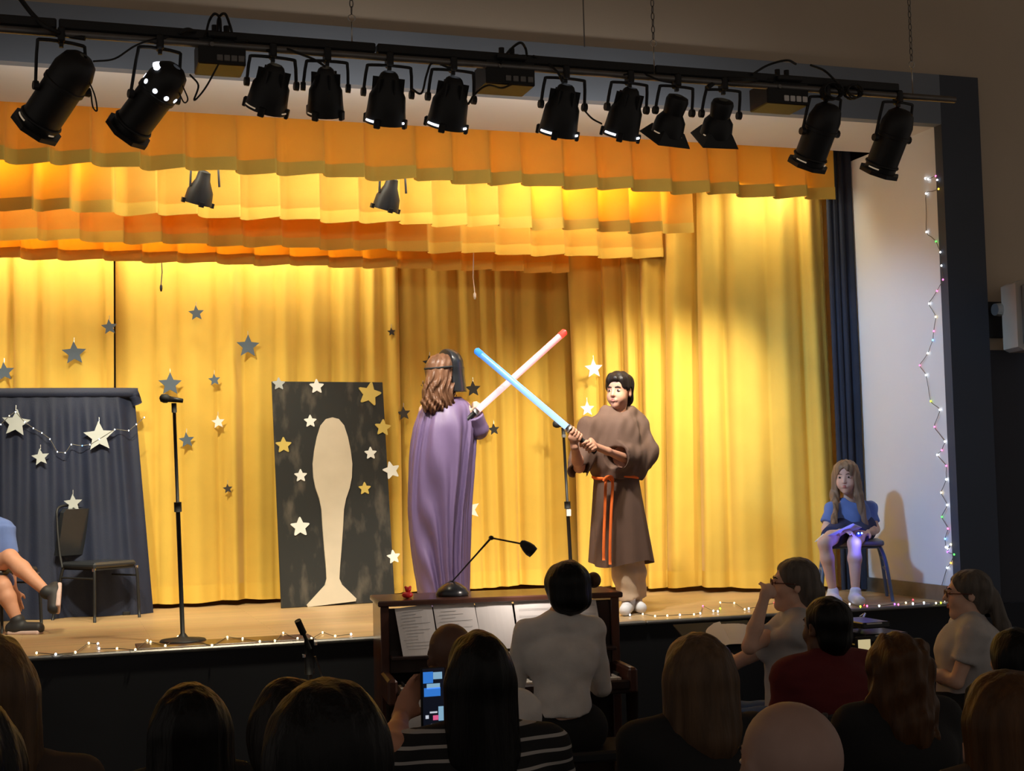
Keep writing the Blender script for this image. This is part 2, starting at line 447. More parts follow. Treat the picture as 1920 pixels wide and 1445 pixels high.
struct('trim_1', 'blue', (-5, XR, YL-.03, YL+.05, ZT, 4.29), label='blue painted band above the stage opening')
struct('trim_2', 'bluedark', (XR, 5.80, YL-.03, YL+.05, S-.1, 4.29), label='darker side of the blue band right of the stage opening')
struct('wall_right', 'white', (XR, XR+.25, YL+.05, 9.15, S, ZT), label='white reveal wall at the right of the stage opening')
struct('ceiling_soffit', 'white', (-4.2, XR+.2, YL+.05, 8.44, ZT, ZT+.05), label='white soffit over the front of the stage')
struct('wall_back', 'black', (-4.2, 6.6, 10.75, 10.9, S, 5.0))
struct('wall_side', 'black', (6.45, 6.6, 8.0, 10.8, S, 5.0))
struct('wall_left', 'black', (-4.2, -4.05, YL, 10.8, S, 5.0))
struct('ceiling_stage', 'black', (-4.2, 6.6, 8.3, 10.9, 5.0, 5.1))
struct('ceiling', 'wall', (-5, 9.5, -1.0, YL+.25, 6.0, 6.1))
lipb = MB().box(((XL+3.30)/2, YL-.020, S-.008), (3.3-XL, .05, .024), bev=.008).box(((3.3+XR)/2, YL-.020, S-.008), (XR-3.3, .05, .024), bev=.008)
tag(lipb.build('trim_3', 'greymetal'), 'grey edge strip along the front lip of the stage', kind='structure')
tag(MB().box((5.49, 8.3, S+.05), (.02, 1.25, .10)).build('floor_shade_strip', 'greymetal'), kind='structure')  # added strip standing in for shaded stage floor along the wall foot

# ================================================================== CURTAINS
def drape(name, path, z0, z1, period, amp, seed, material, parent=None, pleat=False, step=.016, rows=16, lean=.02, zfun=None, front=0.0, zref=None):
    r = random.Random(seed)
    P = [np.array(p, float) for p in path]
    seg = [np.linalg.norm(P[i+1]-P[i]) for i in range(len(P)-1)]; L = sum(seg)
    def pos(s):
        s = max(0, min(L, s)); i = 0
        while i < len(seg)-1 and s > seg[i]: s -= seg[i]; i += 1
        t = (P[i+1]-P[i])/seg[i]; return P[i]+t*s, np.array([t[1], -t[0]])
    kn = [0.0]; am = []
    while kn[-1] < L+1:
        kn.append(kn[-1]+period*r.uniform(.55, 1.5) if not pleat else kn[-1]+period*r.uniform(.9, 1.1)); am.append((r.uniform(.45, 1.15), r.uniform(-1, 1), r.uniform(.25, .5)))
    def off(s):
        i = 0
        while i < len(kn)-2 and s > kn[i+1]: i += 1
        t = (s-kn[i])/(kn[i+1]-kn[i]); a = am[i]
        if pleat:
            w = .80+.08*a[1]
            if t < w: q = t/w; return amp*(-.8+1.7*q**1.3+.25*math.sin(q*math.pi)*a[0]), 0.0
            q = (t-w)/(1-w); return amp*(.9-1.7*(q*q*(3-2*q))), -period*.10*math.sin(q*math.pi)
        c = a[2]      # asymmetric fold: broad face, tight tuck
        u = t/c*.5 if t < c else .5+(t-c)/(1-c)*.5
        y = math.sin(u*math.pi); y = abs(y)**.8
        return amp*a[0]*(2*y-1)+amp*.28*math.sin(t*6.28*2+a[1]*3)*a[0]*.6, 0.0
    ns = max(2, int(L/step)); v = []; f = []
    ph = [r.uniform(0, 6.28) for _ in range(4)]
    tab = [off(L*i/ns) for i in range(ns+1)]
    for j in range(rows+1):
        q = j/rows
        for i in range(ns+1):
            s = L*i/ns; o, sh = tab[i]
            qg = q if zref is None else (zref-(z1+(z0-z1)*q))/(zref-z0)
            p, nrm = pos(s+sh+(lean*qg*math.sin(s*3.1+ph[0])+.5*lean*qg*math.sin(s*7.7+ph[1]) if not pleat else 0))
            qg = q if zref is None else (zref-(z1+(z0-z1)*q))/(zref-z0)
            k = (.75+.35*qg) if not pleat else (.35+.75*qg)
            o = o*k+(.012*math.sin(qg*5+s*4+ph[2]) if not pleat else .006*math.sin(qg*4+s*9+ph[2]))
            p = p+nrm*(o+front)
            zb = z0+(zfun(s) if zfun else 0)+(.006*math.sin(s*9+ph[3]))
            v.append((p[0], p[1], z1+(zb-z1)*q))
    for j in range(rows):
        for i in range(ns):
            a = j*(ns+1)+i; f.append((a, a+1, a+ns+2, a+ns+1))
    mb = MB(); mb.v = v; mb.f = f; mb.m = [0]*len(f)
    return mb.build(name, material, parent, smooth=True)

YA, YB, YC, YD, YK = 8.60, 9.10, 9.42, 9.72, 10.12
def zpx(px, py, Y): return float(at(px, py, Y)[2])
def xpx(px, py, Y): return float(at(px, py, Y)[0])
def valance(Y, zb, zt, x1, period, amp, seed, hem, label):
    root = empty('stage_valance', ((XL+x1)/2, Y, zb), 0, label, 'valance', 'gold valances over the stage')
    path = [(-1.6, Y), (x1, Y)]
    drape('valance_cloth', path, zb, zt, period, amp, seed, 'valance', root, pleat=True, rows=10)
    drape('hem', path, zb-.003, zb+hem, period, amp, seed, 'hem', root, pleat=True, rows=3, front=.006, zref=zt)
    return root
VA = valance(YA, 3.645, 4.2, 5.27, .27, .060, 11, .085, 'frontmost gold pleated valance hanging just behind the white soffit')
VB = valance(YB, zpx(600, 413, YB), 4.3, xpx(1295, 420, YB), .26, .065, 12, .075, 'brightly lit gold valance, second from the front, two lamps hang before it')
VC = valance(YC, zpx(700, 468, YC), 4.3, xpx(1252, 470, YC), .26, .055, 13, .07, 'gold valance third from the front, bright at its right end')
VD = valance(YD, zpx(500, 496, YD), 4.3, xpx(1066, 500, YD), .25, .05, 14, .07, 'rearmost and lowest gold valance in front of the back curtain')
CG = 'gold stage curtains'
def curtain(path, z0, z1, period, amp, seed, label, lean=.03, hemh=.12, mname='gold'):
    cx_ = sum(p[0] for p in path)/len(path); cy_ = sum(p[1] for p in path)/len(path)
    root = empty('stage_curtain', (cx_, cy_, z0), 0, label, 'curtain', CG)
    drape('curtain_cloth', path, z0, z1, period, amp, seed, mname, root, lean=lean, rows=24)
    drape('hem', path, z0-.002, z0+hemh, period, amp, seed, 'hem', root, lean=lean, rows=3, front=.005, zref=z1)
    return root
zb = S+.035
xg = xpx(214, 600, YK)
curtain([(-1.8, YK), (xg-.004, YK)], zb, 4.2, .20, .062, 21, 'left gold back curtain behind the navy screen, ending at a dark gap')
curtain([(xg+.012, YK+.01), (xpx(740, 800, YK)+.05, YK+.01)], zb, 4.2, .19, .060, 22, 'gold back curtain behind the black painted board and microphone stand')
curtain([(xpx(740, 800, YK), YK+.09), (3.95, YK+.09)], zb, 4.2, .21, .050, 23, 'shaded gold back curtain behind the two crossed toy swords')
curtain([(3.70, 9.96), (4.05, 9.62), (4.62, 9.15), (4.95, 8.98), (5.34, 8.86)], zb, 4.3, .23, .07, 24, 'long gold side curtain behind the robed person, reaching to the narrow navy drape', lean=.06)
root = empty('side_drape', (5.40, 8.74, S+.01), 0, 'narrow dark navy drape hanging beside the white reveal wall', 'drape')
drape('drape_cloth', [(xpx(1562, 600, 8.72), 8.74), (xpx(1604, 600, 8.72), 8.70)], S+.01, ZT+.2, .07, .022, 31, 'navy_drape', root, lean=.02, rows=20, step=.006)

# pull cords
def cord(pts, r, m, name, label, cat, end=None):
    root = empty(name, pts[-1], 0, label, cat)
    MB().tube(pts, r, 6).build('line', m, root, smooth=True)
    if end: MB().lathe([(r, .0), (end, -.01), (end*1.1, -.03), (end*.6, -.05)], 10, base=pts[-1]).build('knob', m, root, smooth=True)
    return root
p = [at(888, 470, YD-.15), at(887, 520, YD-.15), at(890, 548, YD-.15)]
p = [np.array([p[0][0], p[0][1], 5.0])]+p
cord(p, .004, 'paper', 'pull_cord', 'short white pull cord with knob hanging below the valances, centre', 'cord', .010)
p = [at(303, 490, YK-.1), at(304, 510, YK-.1), at(302, 533, YK-.1)]; p = [np.array([p[0][0], p[0][1], 5.0])]+p
cord(p, .004, 'black', 'pull_cord', 'short dark cord hanging below the valances above the microphone stand', 'cord', .009)

# ================================================================== LIGHTING BATTEN
YP = 7.05
M['rimdim'] = emis('dim_rim_glow', (.75, .58, .40), .35)  # weak glow standing in for light on the lamp rims
zp = float(at(900, 121, YP)[2])
root = empty('lighting_pipe', (2.0, YP, zp), 0, 'long steel pipe with a black cable raceway carrying the stage lights', 'pipe')
MB().tube([(-1.6, YP, zp), (xpx(1790, 187, YP), YP, zp)], .020, 12).build('pipe', 'greymetal', root, smooth=True)
rw = MB(); xx = -1.6
while xx < xpx(1700, 180, YP)-.5: rw.box((xx+.4, YP+.01, zp+.045), (.79, .055, .05), bev=.006); xx += .8
rw.build('raceway', 'blackmetal', root)
# hanging chains
def chain(px, py_end, label):
    b = at(px, py_end, YP); x = float(b[0]); z0 = zp+.02
    root = empty('hanging_chain', (x, YP, z0), 0, label, 'chain', 'chains holding the lighting pipe')
    MB().tube([(x, YP, z0), (x, YP, z0+.16)], .004, 6).build('hook_rod', 'steel', root, smooth=True)
    ring = [(x+.018*math.cos(a), YP, z0+.178+.018*math.sin(a)) for a in np.linspace(0, 6.283, 12, endpoint=False)]
    MB().tube(ring, .0035, 6, close=True).build('ring', 'steel', root, smooth=True)
    z = z0+.196; k = 0
    pr = None
    while z < 6.0-.03:
        l = MB(); h = .022; w = .009
        pts = []
        for a in np.linspace(0, 6.283, 10, endpoint=False):
            u = w*math.cos(a); vv = h*math.sin(a); pts.append((x+(u if k % 2 else 0), YP+(0 if k % 2 else u), z+h+vv))
        l.tube(pts, .0032, 5, close=True).build('link', 'greymetal', root, smooth=True)
        z += 2*h-.006; k += 1
chain(660, 85, 'hanging chain above the left group of black lamps')
chain(1227, 140, 'hanging chain above the row of lamps right of centre')
chain(1712, 185, 'hanging chain nearest the right end of the pipe')
tag(MB().tube([(xpx(1092, 20, 7.5), 7.5, 6.0), (xpx(1096, 88, 7.5), 7.5, zpx(1096, 88, 7.5))], .004, 6).build('ceiling_rod', 'greymetal'), 'thin bare rod hanging from the ceiling between two chains', 'rod')

def fixture(kind, back, mouth, rpx, dback, dmouth, label, light=None, lit=None, xpipe=None, fill=3.6):
    b = at(*back, YP+dback); m_ = at(*mouth, YP+dmouth)
    bv, mv = Vector(b), Vector(m_); d = (mv-bv); Ln = d.length; d.normalize()
    mpp = YP/F*1.06; r = rpx*mpp
    root = empty('stage_light', bv.lerp(mv, .5), 0, label, 'stage light', 'stage lights on the pipe')
    R = Rdir(d)
    if kind == 'par':
        prof = [(.02, -.045), (.50*r, -.04), (.80*r, -.015), (r, .05), (r, .30*Ln), (1.05*r, .31*Ln), (1.05*r, .36*Ln), (.97*r, .37*Ln), (.97*r, Ln), (.90*r, Ln), (.90*r, .55*Ln)]
        smooth_by_angle(MB().lathe(prof, 28, base=bv, R=R, caps=False).build('can', 'blackmetal', root), 35)
        # octagonal colour frame
        o = MB(); outer = 1.30*r; inner = .93*r
        for k in range(8):
            a0 = math.pi/8+k*math.pi/4; a1 = a0+math.pi/4
            q = [(outer*math.cos(a0), outer*math.sin(a0)), (outer*math.cos(a1), outer*math.sin(a1)), (inner*math.cos(a1), inner*math.sin(a1)), (inner*math.cos(a0), inner*math.sin(a0))]
            vv = [R @ Vector((x, y, z))+bv for z in (Ln-.012, Ln+.012) for x, y in q]
            o.add(vv, [(0, 1, 2, 3), (7, 6, 5, 4), (0, 4, 5, 1), (2, 6, 7, 3)])
        o.build('color_frame', 'blackmetal', root)
        ring = [R @ Vector((1.0*r*math.cos(a), 1.0*r*math.sin(a), Ln-.05))+bv for a in np.linspace(0, 6.283, 24, endpoint=False)]
        MB().tube(ring, .008, 6, close=True).build('retaining_ring', 'blackmetal', root, smooth=True)
        lz = .56*Ln
        if lit == 'vents':
            for k in range(9):
                a = math.pi*(.05+k*.22); c = R @ Vector((1.0*r*math.cos(a), 1.0*r*math.sin(a), .24*Ln))+bv
                nrm = R @ Vector((math.cos(a), math.sin(a), .0))
                MB().lathe([(.013, -.004), (.013, .002)], 10, base=c, R=Rdir(nrm)).build('vent_hole', 'lens', root)
            c = R @ Vector((.80*r*math.cos(.75), .80*r*math.sin(.75), -.008))+bv
            for da in (-.25, 0, .25):
                c = R @ Vector((.88*r*math.cos(.55+da), .88*r*math.sin(.55+da), .004))+bv
                MB().lathe([(.020, -.006), (.020, .004)], 12, base=c, R=Rdir(R @ Vector((math.cos(.55+da), math.sin(.55+da), -1.0)))).build('vent_hole', 'lens', root)
    elif kind == 'led':
        prof = [(.30*r, -.01), (.42*r, 0), (.55*r, .03), (.62*r, .22*Ln), (.92*r, .45*Ln), (.98*r, .75*Ln), (1.06*r, Ln), (.98*r, Ln), (.9*r, .7*Ln)]
        smooth_by_angle(MB().lathe(prof, 20, base=bv, R=R, caps=False).build('can', 'blackmetal', root), 35)
        fin = MB()
        for k in range(6):
            a = k*math.pi/3+.3; c = R @ Vector((.66*r*math.cos(a), .66*r*math.sin(a), .25*Ln))+bv
            Rz = R @ Matrix.Rotation(a, 3, 'Z'); fin.box(c, (.03, .008, .34*Ln), R=Rz)
        fin.build('cooling_fins', 'blackmetal', root)
        for k in (0, 1, 2, 3):
            a = k*math.pi/2+.6; c = R @ Vector((1.06*r*math.cos(a), 1.06*r*math.sin(a), .96*Ln))+bv
            MB().box(c, (.02, .035, .05), R=R @ Matrix.Rotation(a, 3, 'Z'), bev=.004).build('frame_clip', 'blackmetal', root)
        lz = .9*Ln
    else:
        prof = [(.30*r, -.01), (.62*r, .0), (.7*r, .10*Ln), (.62*r, .45*Ln), (.9*r, .62*Ln), (1.0*r, Ln), (.93*r, Ln), (.8*r, .65*Ln)]
        smooth_by_angle(MB().lathe(prof, 20, base=bv, R=R, caps=False).build('can', 'blackmetal', root), 35)
        o = MB()
        for k in range(4):
            a0 = math.pi/4+k*math.pi/2; a1 = a0+math.pi/2
            q = [(ro*math.cos(a), ro*math.sin(a), z) for (ro, a, z) in ((1.05*r, a0, Ln-.03), (1.05*r, a1, Ln-.03), (1.62*r, a1, Ln+.035), (1.62*r, a0, Ln+.035))]
            q2 = [(x*1.02, y*1.02, z+.006) for x, y, z in q]
            o.add([R @ Vector(x)+bv for x in q+q2], [(0, 1, 2, 3), (7, 6, 5, 4), (0, 4, 5, 1), (1, 5, 6, 2), (2, 6, 7, 3), (3, 7, 4, 0)])
        o.build('hood', 'blackmetal', root)
        lz = .8*Ln
    lens_m = {'white': 'lens', 'vents': 'lens', 'warm': 'lensdim', None: 'lensdim'}[lit]
    MB().lathe([(.02, lz-.01), (.55*r, lz), (.88*r, lz-.012)], 20, base=bv, R=R, caps=True).build('lens', lens_m, root)
    if lit in ('white', 'warm'):        # glowing arcs standing in for lamp light caught on the mouth rim
        zz = {'par': Ln-.028, 'led': .93*Ln, 'flood': .96*Ln}[kind]; rg = {'par': 1.03*r, 'led': 1.06*r, 'flood': .985*r}[kind]
        for (fa, fb) in ((.62, 1.30), (-1.05, -.75)):
            arc = []
            e1_ = R @ Vector((1, 0, 0)); e2_ = R @ Vector((0, 1, 0)); base_a = math.atan2(Vector((0, -1, -.25)).dot(e2_), Vector((0, -1, -.25)).dot(e1_))
            sgn = 1 if (R @ Vector((math.cos(base_a+.3), math.sin(base_a+.3), 0))).x < (R @ Vector((math.cos(base_a), math.sin(base_a), 0))).x else -1
            for q in np.linspace(fa, fb, 7): arc.append(R @ Vector((rg*math.cos(base_a+sgn*q), rg*math.sin(base_a+sgn*q), zz))+bv)
            MB().tube(arc, .007 if lit == 'white' else .004, 6).build('rim_glow', 'lens' if lit == 'white' else 'rimdim', root, smooth=True)
    # yoke and clamp
    c = bv.lerp(mv, .40); side = d.cross(Vector((0, 0, 1))); side = side.normalized() if side.length > .05 else Vector((1, 0, 0))
    side = (side*.5+Vector((1, 0, 0))*.8*(1 if side.x > 0 else -1)).normalized()
    zt = zp-.045
    xc = c.x if xpipe is None else xpx(xpipe, 100, YP)
    top = Vector((xc, YP, zt)); w = r*1.12+.012
    pts = [c-side*w, (c-side*w).lerp(top-side*w*.9, .85), top-side*w*.72, top+side*w*.72, (c+side*w).lerp(top+side*w*.9, .85), c+side*w]
    yk = MB().tube(catmull(pts, 4), .009, 6).build('yoke', 'blackmetal', root, smooth=True)
    for sg in (-1, 1): MB().lathe([(.022, -.012), (.024, .012)], 10, base=c+side*w*sg, R=Rdir(side)).build('pivot_knob', 'blackmetal', root)
    MB().box((xc, YP, zp-.012), (.035, .075, .075), bev=.008).box((xc, YP, zt), (.02, .02, .05)).build('clamp', 'blackmetal', root)
    if light:
        tgt, en, colr, ang = light
        spot('spot_batten', mv+d*.05, tgt, en*.5, colr, ang, .7, .06 if colr[2] < 1 else .16)
        if fill: spot('spot_fill', mv+d*.06+Vector((0, .03, 0)), mv+Vector((0, 1, -.15)), fill, NEUT, 172, .3, .08)  # added wide fill lamp, brightens the soffit and the front valance
    return root

fixture('par', (148, 118), (68, 238), 36, 0, .22, 'black can spotlight furthest left on the pipe, tilted down left', ((-.5, 9.9, 1.4), 600, WARM, 58), 'warm', 115)
fixture('par', (322, 138), (240, 246), 34, 0, .22, 'black can spotlight second from left with white light leaking through vent holes', ((1.0, 9.9, 1.5), 640, WARM, 56), 'vents', 300)
fixture('led', (517, 125), (498, 205), 37, 0, .12, 'black flared spotlight just right of the left dimmer box', ((.8, 8.5, .85), 420, WARM, 62), 'warm')
fixture('led', (611, 130), (610, 214), 33, 0, .12, 'black upright spotlight, fourth from left on the pipe', ((1.9, 8.6, .85), 300, WARM, 60), 'warm')
fixture('led', (730, 138), (722, 230), 37, 0, .12, 'black spotlight with lit white rim, fifth from left on the pipe', ((5.45, 8.3, 1.9), 820, (.36, .62, 1.0), 42), 'white')
fixture('led', (852, 148), (836, 238), 37, 0, .12, 'black spotlight with lit white rim left of the middle dimmer box', ((2.4, 8.5, 1.5), 330, NEUT, 50), 'white')
fixture('led', (1062, 162), (1045, 252), 37, 0, .12, 'black spotlight with lit rim right of the middle dimmer box', ((3.35, 8.3, 1.6), 430, NEUT, 50), 'white')
fixture('led', (1184, 168), (1162, 256), 35, 0, .12, 'black spotlight with lit rim below the centre right chain', ((2.8, 8.6, .85), 230, WARM, 60), 'white')
fixture('flood', (1272, 182), (1250, 250), 33, 0, .12, 'small black flood light with a square hood, left of the pair', ((3.9, 9.2, 1.8), 420, WARM, 56), 'warm')
fixture('flood', (1356, 190), (1342, 252), 33, 0, .12, 'small black flood light with a square hood left of the right dimmer box', ((4.4, 9.0, 1.9), 220, WARM, 46), 'warm')
fixture('par', (1552, 208), (1514, 308), 34, 0, .18, 'black can spotlight right of the right dimmer box', ((3.7, 9.4, 2.0), 380, WARM, 46), 'warm', 1545, 1.2)
fixture('par', (1688, 218), (1648, 322), 34, 0, .18, 'black can spotlight furthest right, tilted down left', ((4.30, 9.1, 2.2), 380, WARM, 42), 'warm', 1680, .8)
# two lamps behind the first valance
def onstage(px, py, label):
    c = Vector(at(px, py, 8.80))
    b = c+Vector((.02, 0, .10)); m_ = c+Vector((-.02, .06, -.09)); d = (m_-b); Ln = d.length; d.normalize(); R = Rdir(d); r = .085
    root = empty('stage_light', c, 0, label, 'stage light', 'lamps behind the front valance')
    smooth_by_angle(MB().lathe([(.2*r, -.01), (.45*r, 0), (.55*r, .25*Ln), (.95*r, .6*Ln), (1.05*r, Ln), (.95*r, Ln), (.8*r, .7*Ln)], 20, base=b, R=R, caps=False).build('can', 'blackmetal', root), 35)
    MB().lathe([(.02, .8*Ln), (.8*r, .82*Ln)], 16, base=b, R=R).build('lens', 'lens', root)
    for k in range(4):
        a = k*math.pi/2+.4; cc = R @ Vector((1.1*r*math.cos(a), 1.1*r*math.sin(a), .97*Ln))+b
        MB().box(cc, (.02, .03, .03), R=R @ Matrix.Rotation(a, 3, 'Z')).build('frame_clip', 'blackmetal', root)
    MB().tube([b+Vector((-.09, 0, -.09)), b+Vector((-.08, 0, .12)), b+Vector((.08, 0, .12)), b+Vector((.09, 0, -.09))], .008, 6).build('yoke', 'blackmetal', root)
    MB().box(b+Vector((0, 0, .30)), (.03, .03, .38)).build('hanger', 'blackmetal', root)
onstage(378, 352, 'small black lamp hanging below the front valance, above the microphone stand')
onstage(731, 364, 'small black lamp hanging below the front valance, above the painted board')
tag(MB().tube([(-1.5, 8.8, 4.1), (5.0, 8.8, 4.1)], .02, 10).build('onstage_pipe', 'greymetal'), 'steel pipe hidden behind the front valance carrying two lamps', 'pipe')

# dimmer boxes
def dimmer(px0, px1, py0, py1, label, bright):
    a = at(px0, py0, YP-.02); b = at(px1, py1, YP-.02); cxm = (a[0]+b[0])/2; w = b[0]-a[0]; h = .135
    zc = zp-.035
    root = empty('dimmer_pack', (cxm, YP, zc-h/2), 0, label, 'dimmer box', 'dimmer boxes on the pipe')
    MB().box((cxm, YP+.10, zc), (w, .22, h), bev=.006).build('case', 'blackmetal', root)
    MB().box((cxm, YP-.012, zc), (w*.98, .006, h*.94), bev=.002).build('face_plate', 'rubber', root)
    for k in range(4):
        MB().box((cxm-w*.05+k*w*.15, YP-.018, zc-h*.25), (.032, .008, .034), bev=.004).build('outlet', 'paper' if bright else 'greymetal', root)
    MB().lathe([(.012, 0), (.012, .012)], 10, base=(cxm-w*.22, YP-.016, zc+.03), R=Rdir((0, -1, 0))).build('knob', 'greymetal', root)
    for k in (-1, 1):
        MB().tube([(cxm+k*.03, YP+.05, zc+h/2), (cxm+k*.03, YP+.05, zc+h/2+.085)], .016, 8).build('plug', 'rubber', root)
    MB().box((cxm, YP+.01, zc+h/2+.01), (w*.6, .12, .03), bev=.006).build('clamp', 'blackmetal', root)
    return cxm, zc+h/2+.08
d1 = dimmer(372, 462, 90, 135, 'left black dimmer box on the pipe above the gold valance', False)
d2 = dimmer(912, 1005, 130, 175, 'middle black dimmer box on the pipe', False)
d3 = dimmer(1440, 1518, 170, 200, 'right black dimmer box with four pale outlets', True)
def cable(pxs, label, r=.007, dy=-.03, group='black cables on the lighting pipe'):
    pts = catmull([at(x, y, YP+dy+.05*math.sin(i*2.3)) for i, (x, y) in enumerate(pxs)], 6)
    o = MB().tube(pts, r, 6).build('cable', 'rubber', smooth=True)
    return tag(o, label, 'cable', group)
cable([(36, -5), (62, 28), (90, 52), (125, 66), (160, 72)], 'thick black cable dropping from the ceiling at the far left of the pipe', .012)
cable([(175, 115), (215, 110), (255, 85), (300, 70)], 'thin black cable sagging between the two leftmost can spotlights', .005)
cable([(385, 70), (392, 40), (402, 26), (412, 34), (414, 60)], 'left looped cable over the left dimmer box')
cable([(408, 60), (410, 34), (422, 26), (432, 50), (440, 75), (465, 76)], 'right looped cable over the left dimmer box')
cable([(300, 72), (330, 66), (350, 55), (370, 62), (400, 74)], 'bunched cable left of the left dimmer box', .010)
cable([(356, 140), (372, 160), (364, 188), (385, 165), (410, 120)], 'brown-black cable dangling in a point below the left dimmer box', .005)
cable([(168, 155), (178, 180), (182, 207), (174, 200), (170, 170)], 'small hanging loop beside the leftmost can spotlight', .004)
cable([(342, 160), (352, 185), (345, 192), (335, 172)], 'small loop beside the can spotlight with lit vents', .004)
cable([(500, 95), (530, 90), (560, 100), (590, 112), (610, 125)], 'cable draped from the pipe to the upright spotlight')
cable([(770, 165), (790, 175), (800, 140), (812, 118), (850, 130)], 'cable looping between the fifth and sixth spotlights', .006)
cable([(878, 195), (892, 175), (915, 160), (940, 165), (960, 158)], 'cable sagging left of the middle dimmer box', .006)
cable([(938, 120), (955, 95), (975, 80), (985, 90), (988, 105)], 'arched cable rising to the plugs of the middle dimmer box')
cable([(1000, 105), (1022, 115), (1045, 135), (1055, 155)], 'cable running down right from the middle dimmer box')
cable([(1094, 205), (1110, 222), (1128, 232)], 'thin cable between the two lit spotlights right of the middle', .005)
cable([(1170, 140), (1200, 136), (1235, 150), (1260, 155)], 'cable lying along the pipe below the centre right chain', .006)
cable([(1325, 165), (1350, 150), (1390, 148), (1420, 150), (1450, 152)], 'thick bundle of cable left of the right dimmer box', .014)
cable([(1410, 140), (1440, 122), (1475, 113), (1492, 120)], 'arched cable over the right dimmer box')
cable([(1520, 122), (1545, 132), (1565, 150), (1575, 160)], 'short cable from the right dimmer box to the coil')
def coil(px, py, rpx, label):
    c = at(px, py, YP-.05); r = rpx*YP/F*1.06; mb = []
    for k in range(60): a = k*6.283/15; mb.append(c+np.array([r*math.cos(a)*(1+.06*math.sin(k*.9)), .03*math.sin(k*.5), .72*r*math.sin(a)]))
    tag(MB().tube(mb, .006, 6).build('cable_coil', 'rubber', smooth=True), label, 'cable', 'coiled cables on the pipe')
coil(1560, 171, 22, 'larger black coil of cable on the pipe above a can spotlight')
coil(1600, 172, 18, 'smaller black coil of cable right beside the larger coil')
# ================================================================== STAGE OBJECTS
# --- navy draped screen on the left
YS = 9.80
xs0 = -1.1; xs1 = xpx(252, 740, YS); xs1b = xpx(288, 1150, YS); zs = zpx(200, 732, YS)
scr = empty('draped_screen', ((xs0+xs1)/2, YS, S), 0, 'wide screen draped in gathered navy cloth standing behind the empty chair', 'screen')
def screen_cloth():
    r = random.Random(5); v = []; f = []; n = 190; rows = 22
    ph = [r.uniform(0, 6.28) for _ in range(8)]
    for j in range(rows+1):
        q = j/rows; g = min(1, q*6)
        for i in range(n+1):
            s = i/n; x = xs0+(xs1-xs0)*s+(xs1b-xs1)*q*max(0, (s-.55)/.45)
            y = YS-.03-.02*q+(.016*math.sin(s*95+ph[0])*(1-.75*q)+.022*q*math.sin(s*38+ph[1]+q)+.02*q*math.sin(s*21+ph[2]))*g
            if s > .93: y += (s-.93)*.9
            v.append((x, y, zs-.01+(S+.012-zs)*q))
    for j in range(rows):
        for i in range(n): a = j*(n+1)+i; f.append((a, a+1, a+n+2, a+n+1))
    mb = MB(); mb.v = v; mb.f = f; mb.m = [0]*len(f); return mb.build('cloth', 'screen_drape', scr, smooth=True)
screen_cloth()
MB().tube(catmull([(xs0, YS-.02, zs-.02), (xs1-.12, YS-.02, zs-.015), (xs1-.01, YS-.02, zs-.03), (xs1+.02, YS+.0, zs-.09)], 6), .034, 10).build('rolled_top', 'screen_drape', scr, smooth=True)
for x in (xs1-.06, xs0+.1):
    MB().tube([(x, YS+.06, S+.02), (x, YS+.03, zs-.03)], .018, 8).build('upright', 'blackmetal', scr, smooth=True)
    MB().box((x, YS+.10, S+.012), (.05, .32, .024), bev=.004).build('foot', 'blackmetal', scr)

# --- stars
STM = {'blue': mat('slate_blue_card', (.085, .12, .165), .75, .06), 'silver': mat('silver_card', (.42, .45, .45), .45, .05, metal=.15), 'white': mat('white_card', (.80, .82, .80), .7, .03),
       'dark': mat('dark_card', (.040, .034, .030), .7, .06), 'black': mat('black_card', (.016, .016, .018), .7, .06), 'yellow': mat('yellow_card', (.60, .46, .11), .7, .05), 'cream': mat('cream_card', (.57, .50, .39), .8, .06, 6)}
def star_pts(r, rot=0.0, inner=.46, rounded=False):
    pts = []
    for k in range(10):
        a = math.pi/2+rot+k*math.pi/5; rr = r if k % 2 == 0 else r*inner
        if rounded and k % 2 == 0:
            for da in (-.09, 0, .09): pts.append((rr*(.93 if da else .99)*math.cos(a+da), rr*(.93 if da else .99)*math.sin(a+da)))
        else: pts.append((rr*math.cos(a), rr*math.sin(a)))
    return pts
def star(px, py, rpx, Y, col, label, rot=0.0, group='paper stars hung on the gold curtain', yaw=0.0):
    c = Vector(at(px, py, Y)); r = rpx*np.linalg.norm(c-Vector(CAM))/F*1.04
    R = Matrix.Rotation(yaw, 3, 'Z')
    root = empty('paper_star', c, 0, label, 'star', group)
    MB().prism(star_pts(r, rot), -.004, .004, R=R, base=c).build('star_card', STM[col], root)
    MB().tube([c+Vector((0, 0, r*.9)), c+Vector((0, .004, r+.025))], .0018, 5).build('hook', 'steel', root)
    if Y > 9.9: MB().tube([c, c+Vector((0, .12, 0))], .002, 5).build('pin', 'steel', root)
    return root
YT = YK-.095
star(8, 697, 17, YT, 'blue', 'slate blue paper star at the left photo edge above the navy screen', .1)
star(139, 662, 21, YT, 'blue', 'large slate blue paper star above the middle of the navy screen', .05)
star(205, 613, 14, YT, 'blue', 'small slate blue paper star beside the dark curtain gap', .1)
star(368, 587, 14, YT, 'blue', 'small slate blue paper star, the highest on the curtain', .08)
star(465, 649, 21, YT, 'blue', 'large slate blue paper star above the left corner of the black board', -.02)
star(319, 720, 21, YT, 'blue', 'large slate blue paper star right behind the head of the microphone stand', .0)
star(402, 712, 11, YT, 'blue', 'tiny slate blue paper star right of the microphone head', .1)
star(350, 825, 14, YT, 'blue', 'slate blue paper star right of the microphone stand pole', .1)
star(409, 791, 12, YT, 'white', 'small white paper star between microphone stand and black board', .1)
star(427, 916, 9, YT, 'dark', 'tiny dark star low on the curtain left of the black board', .1)
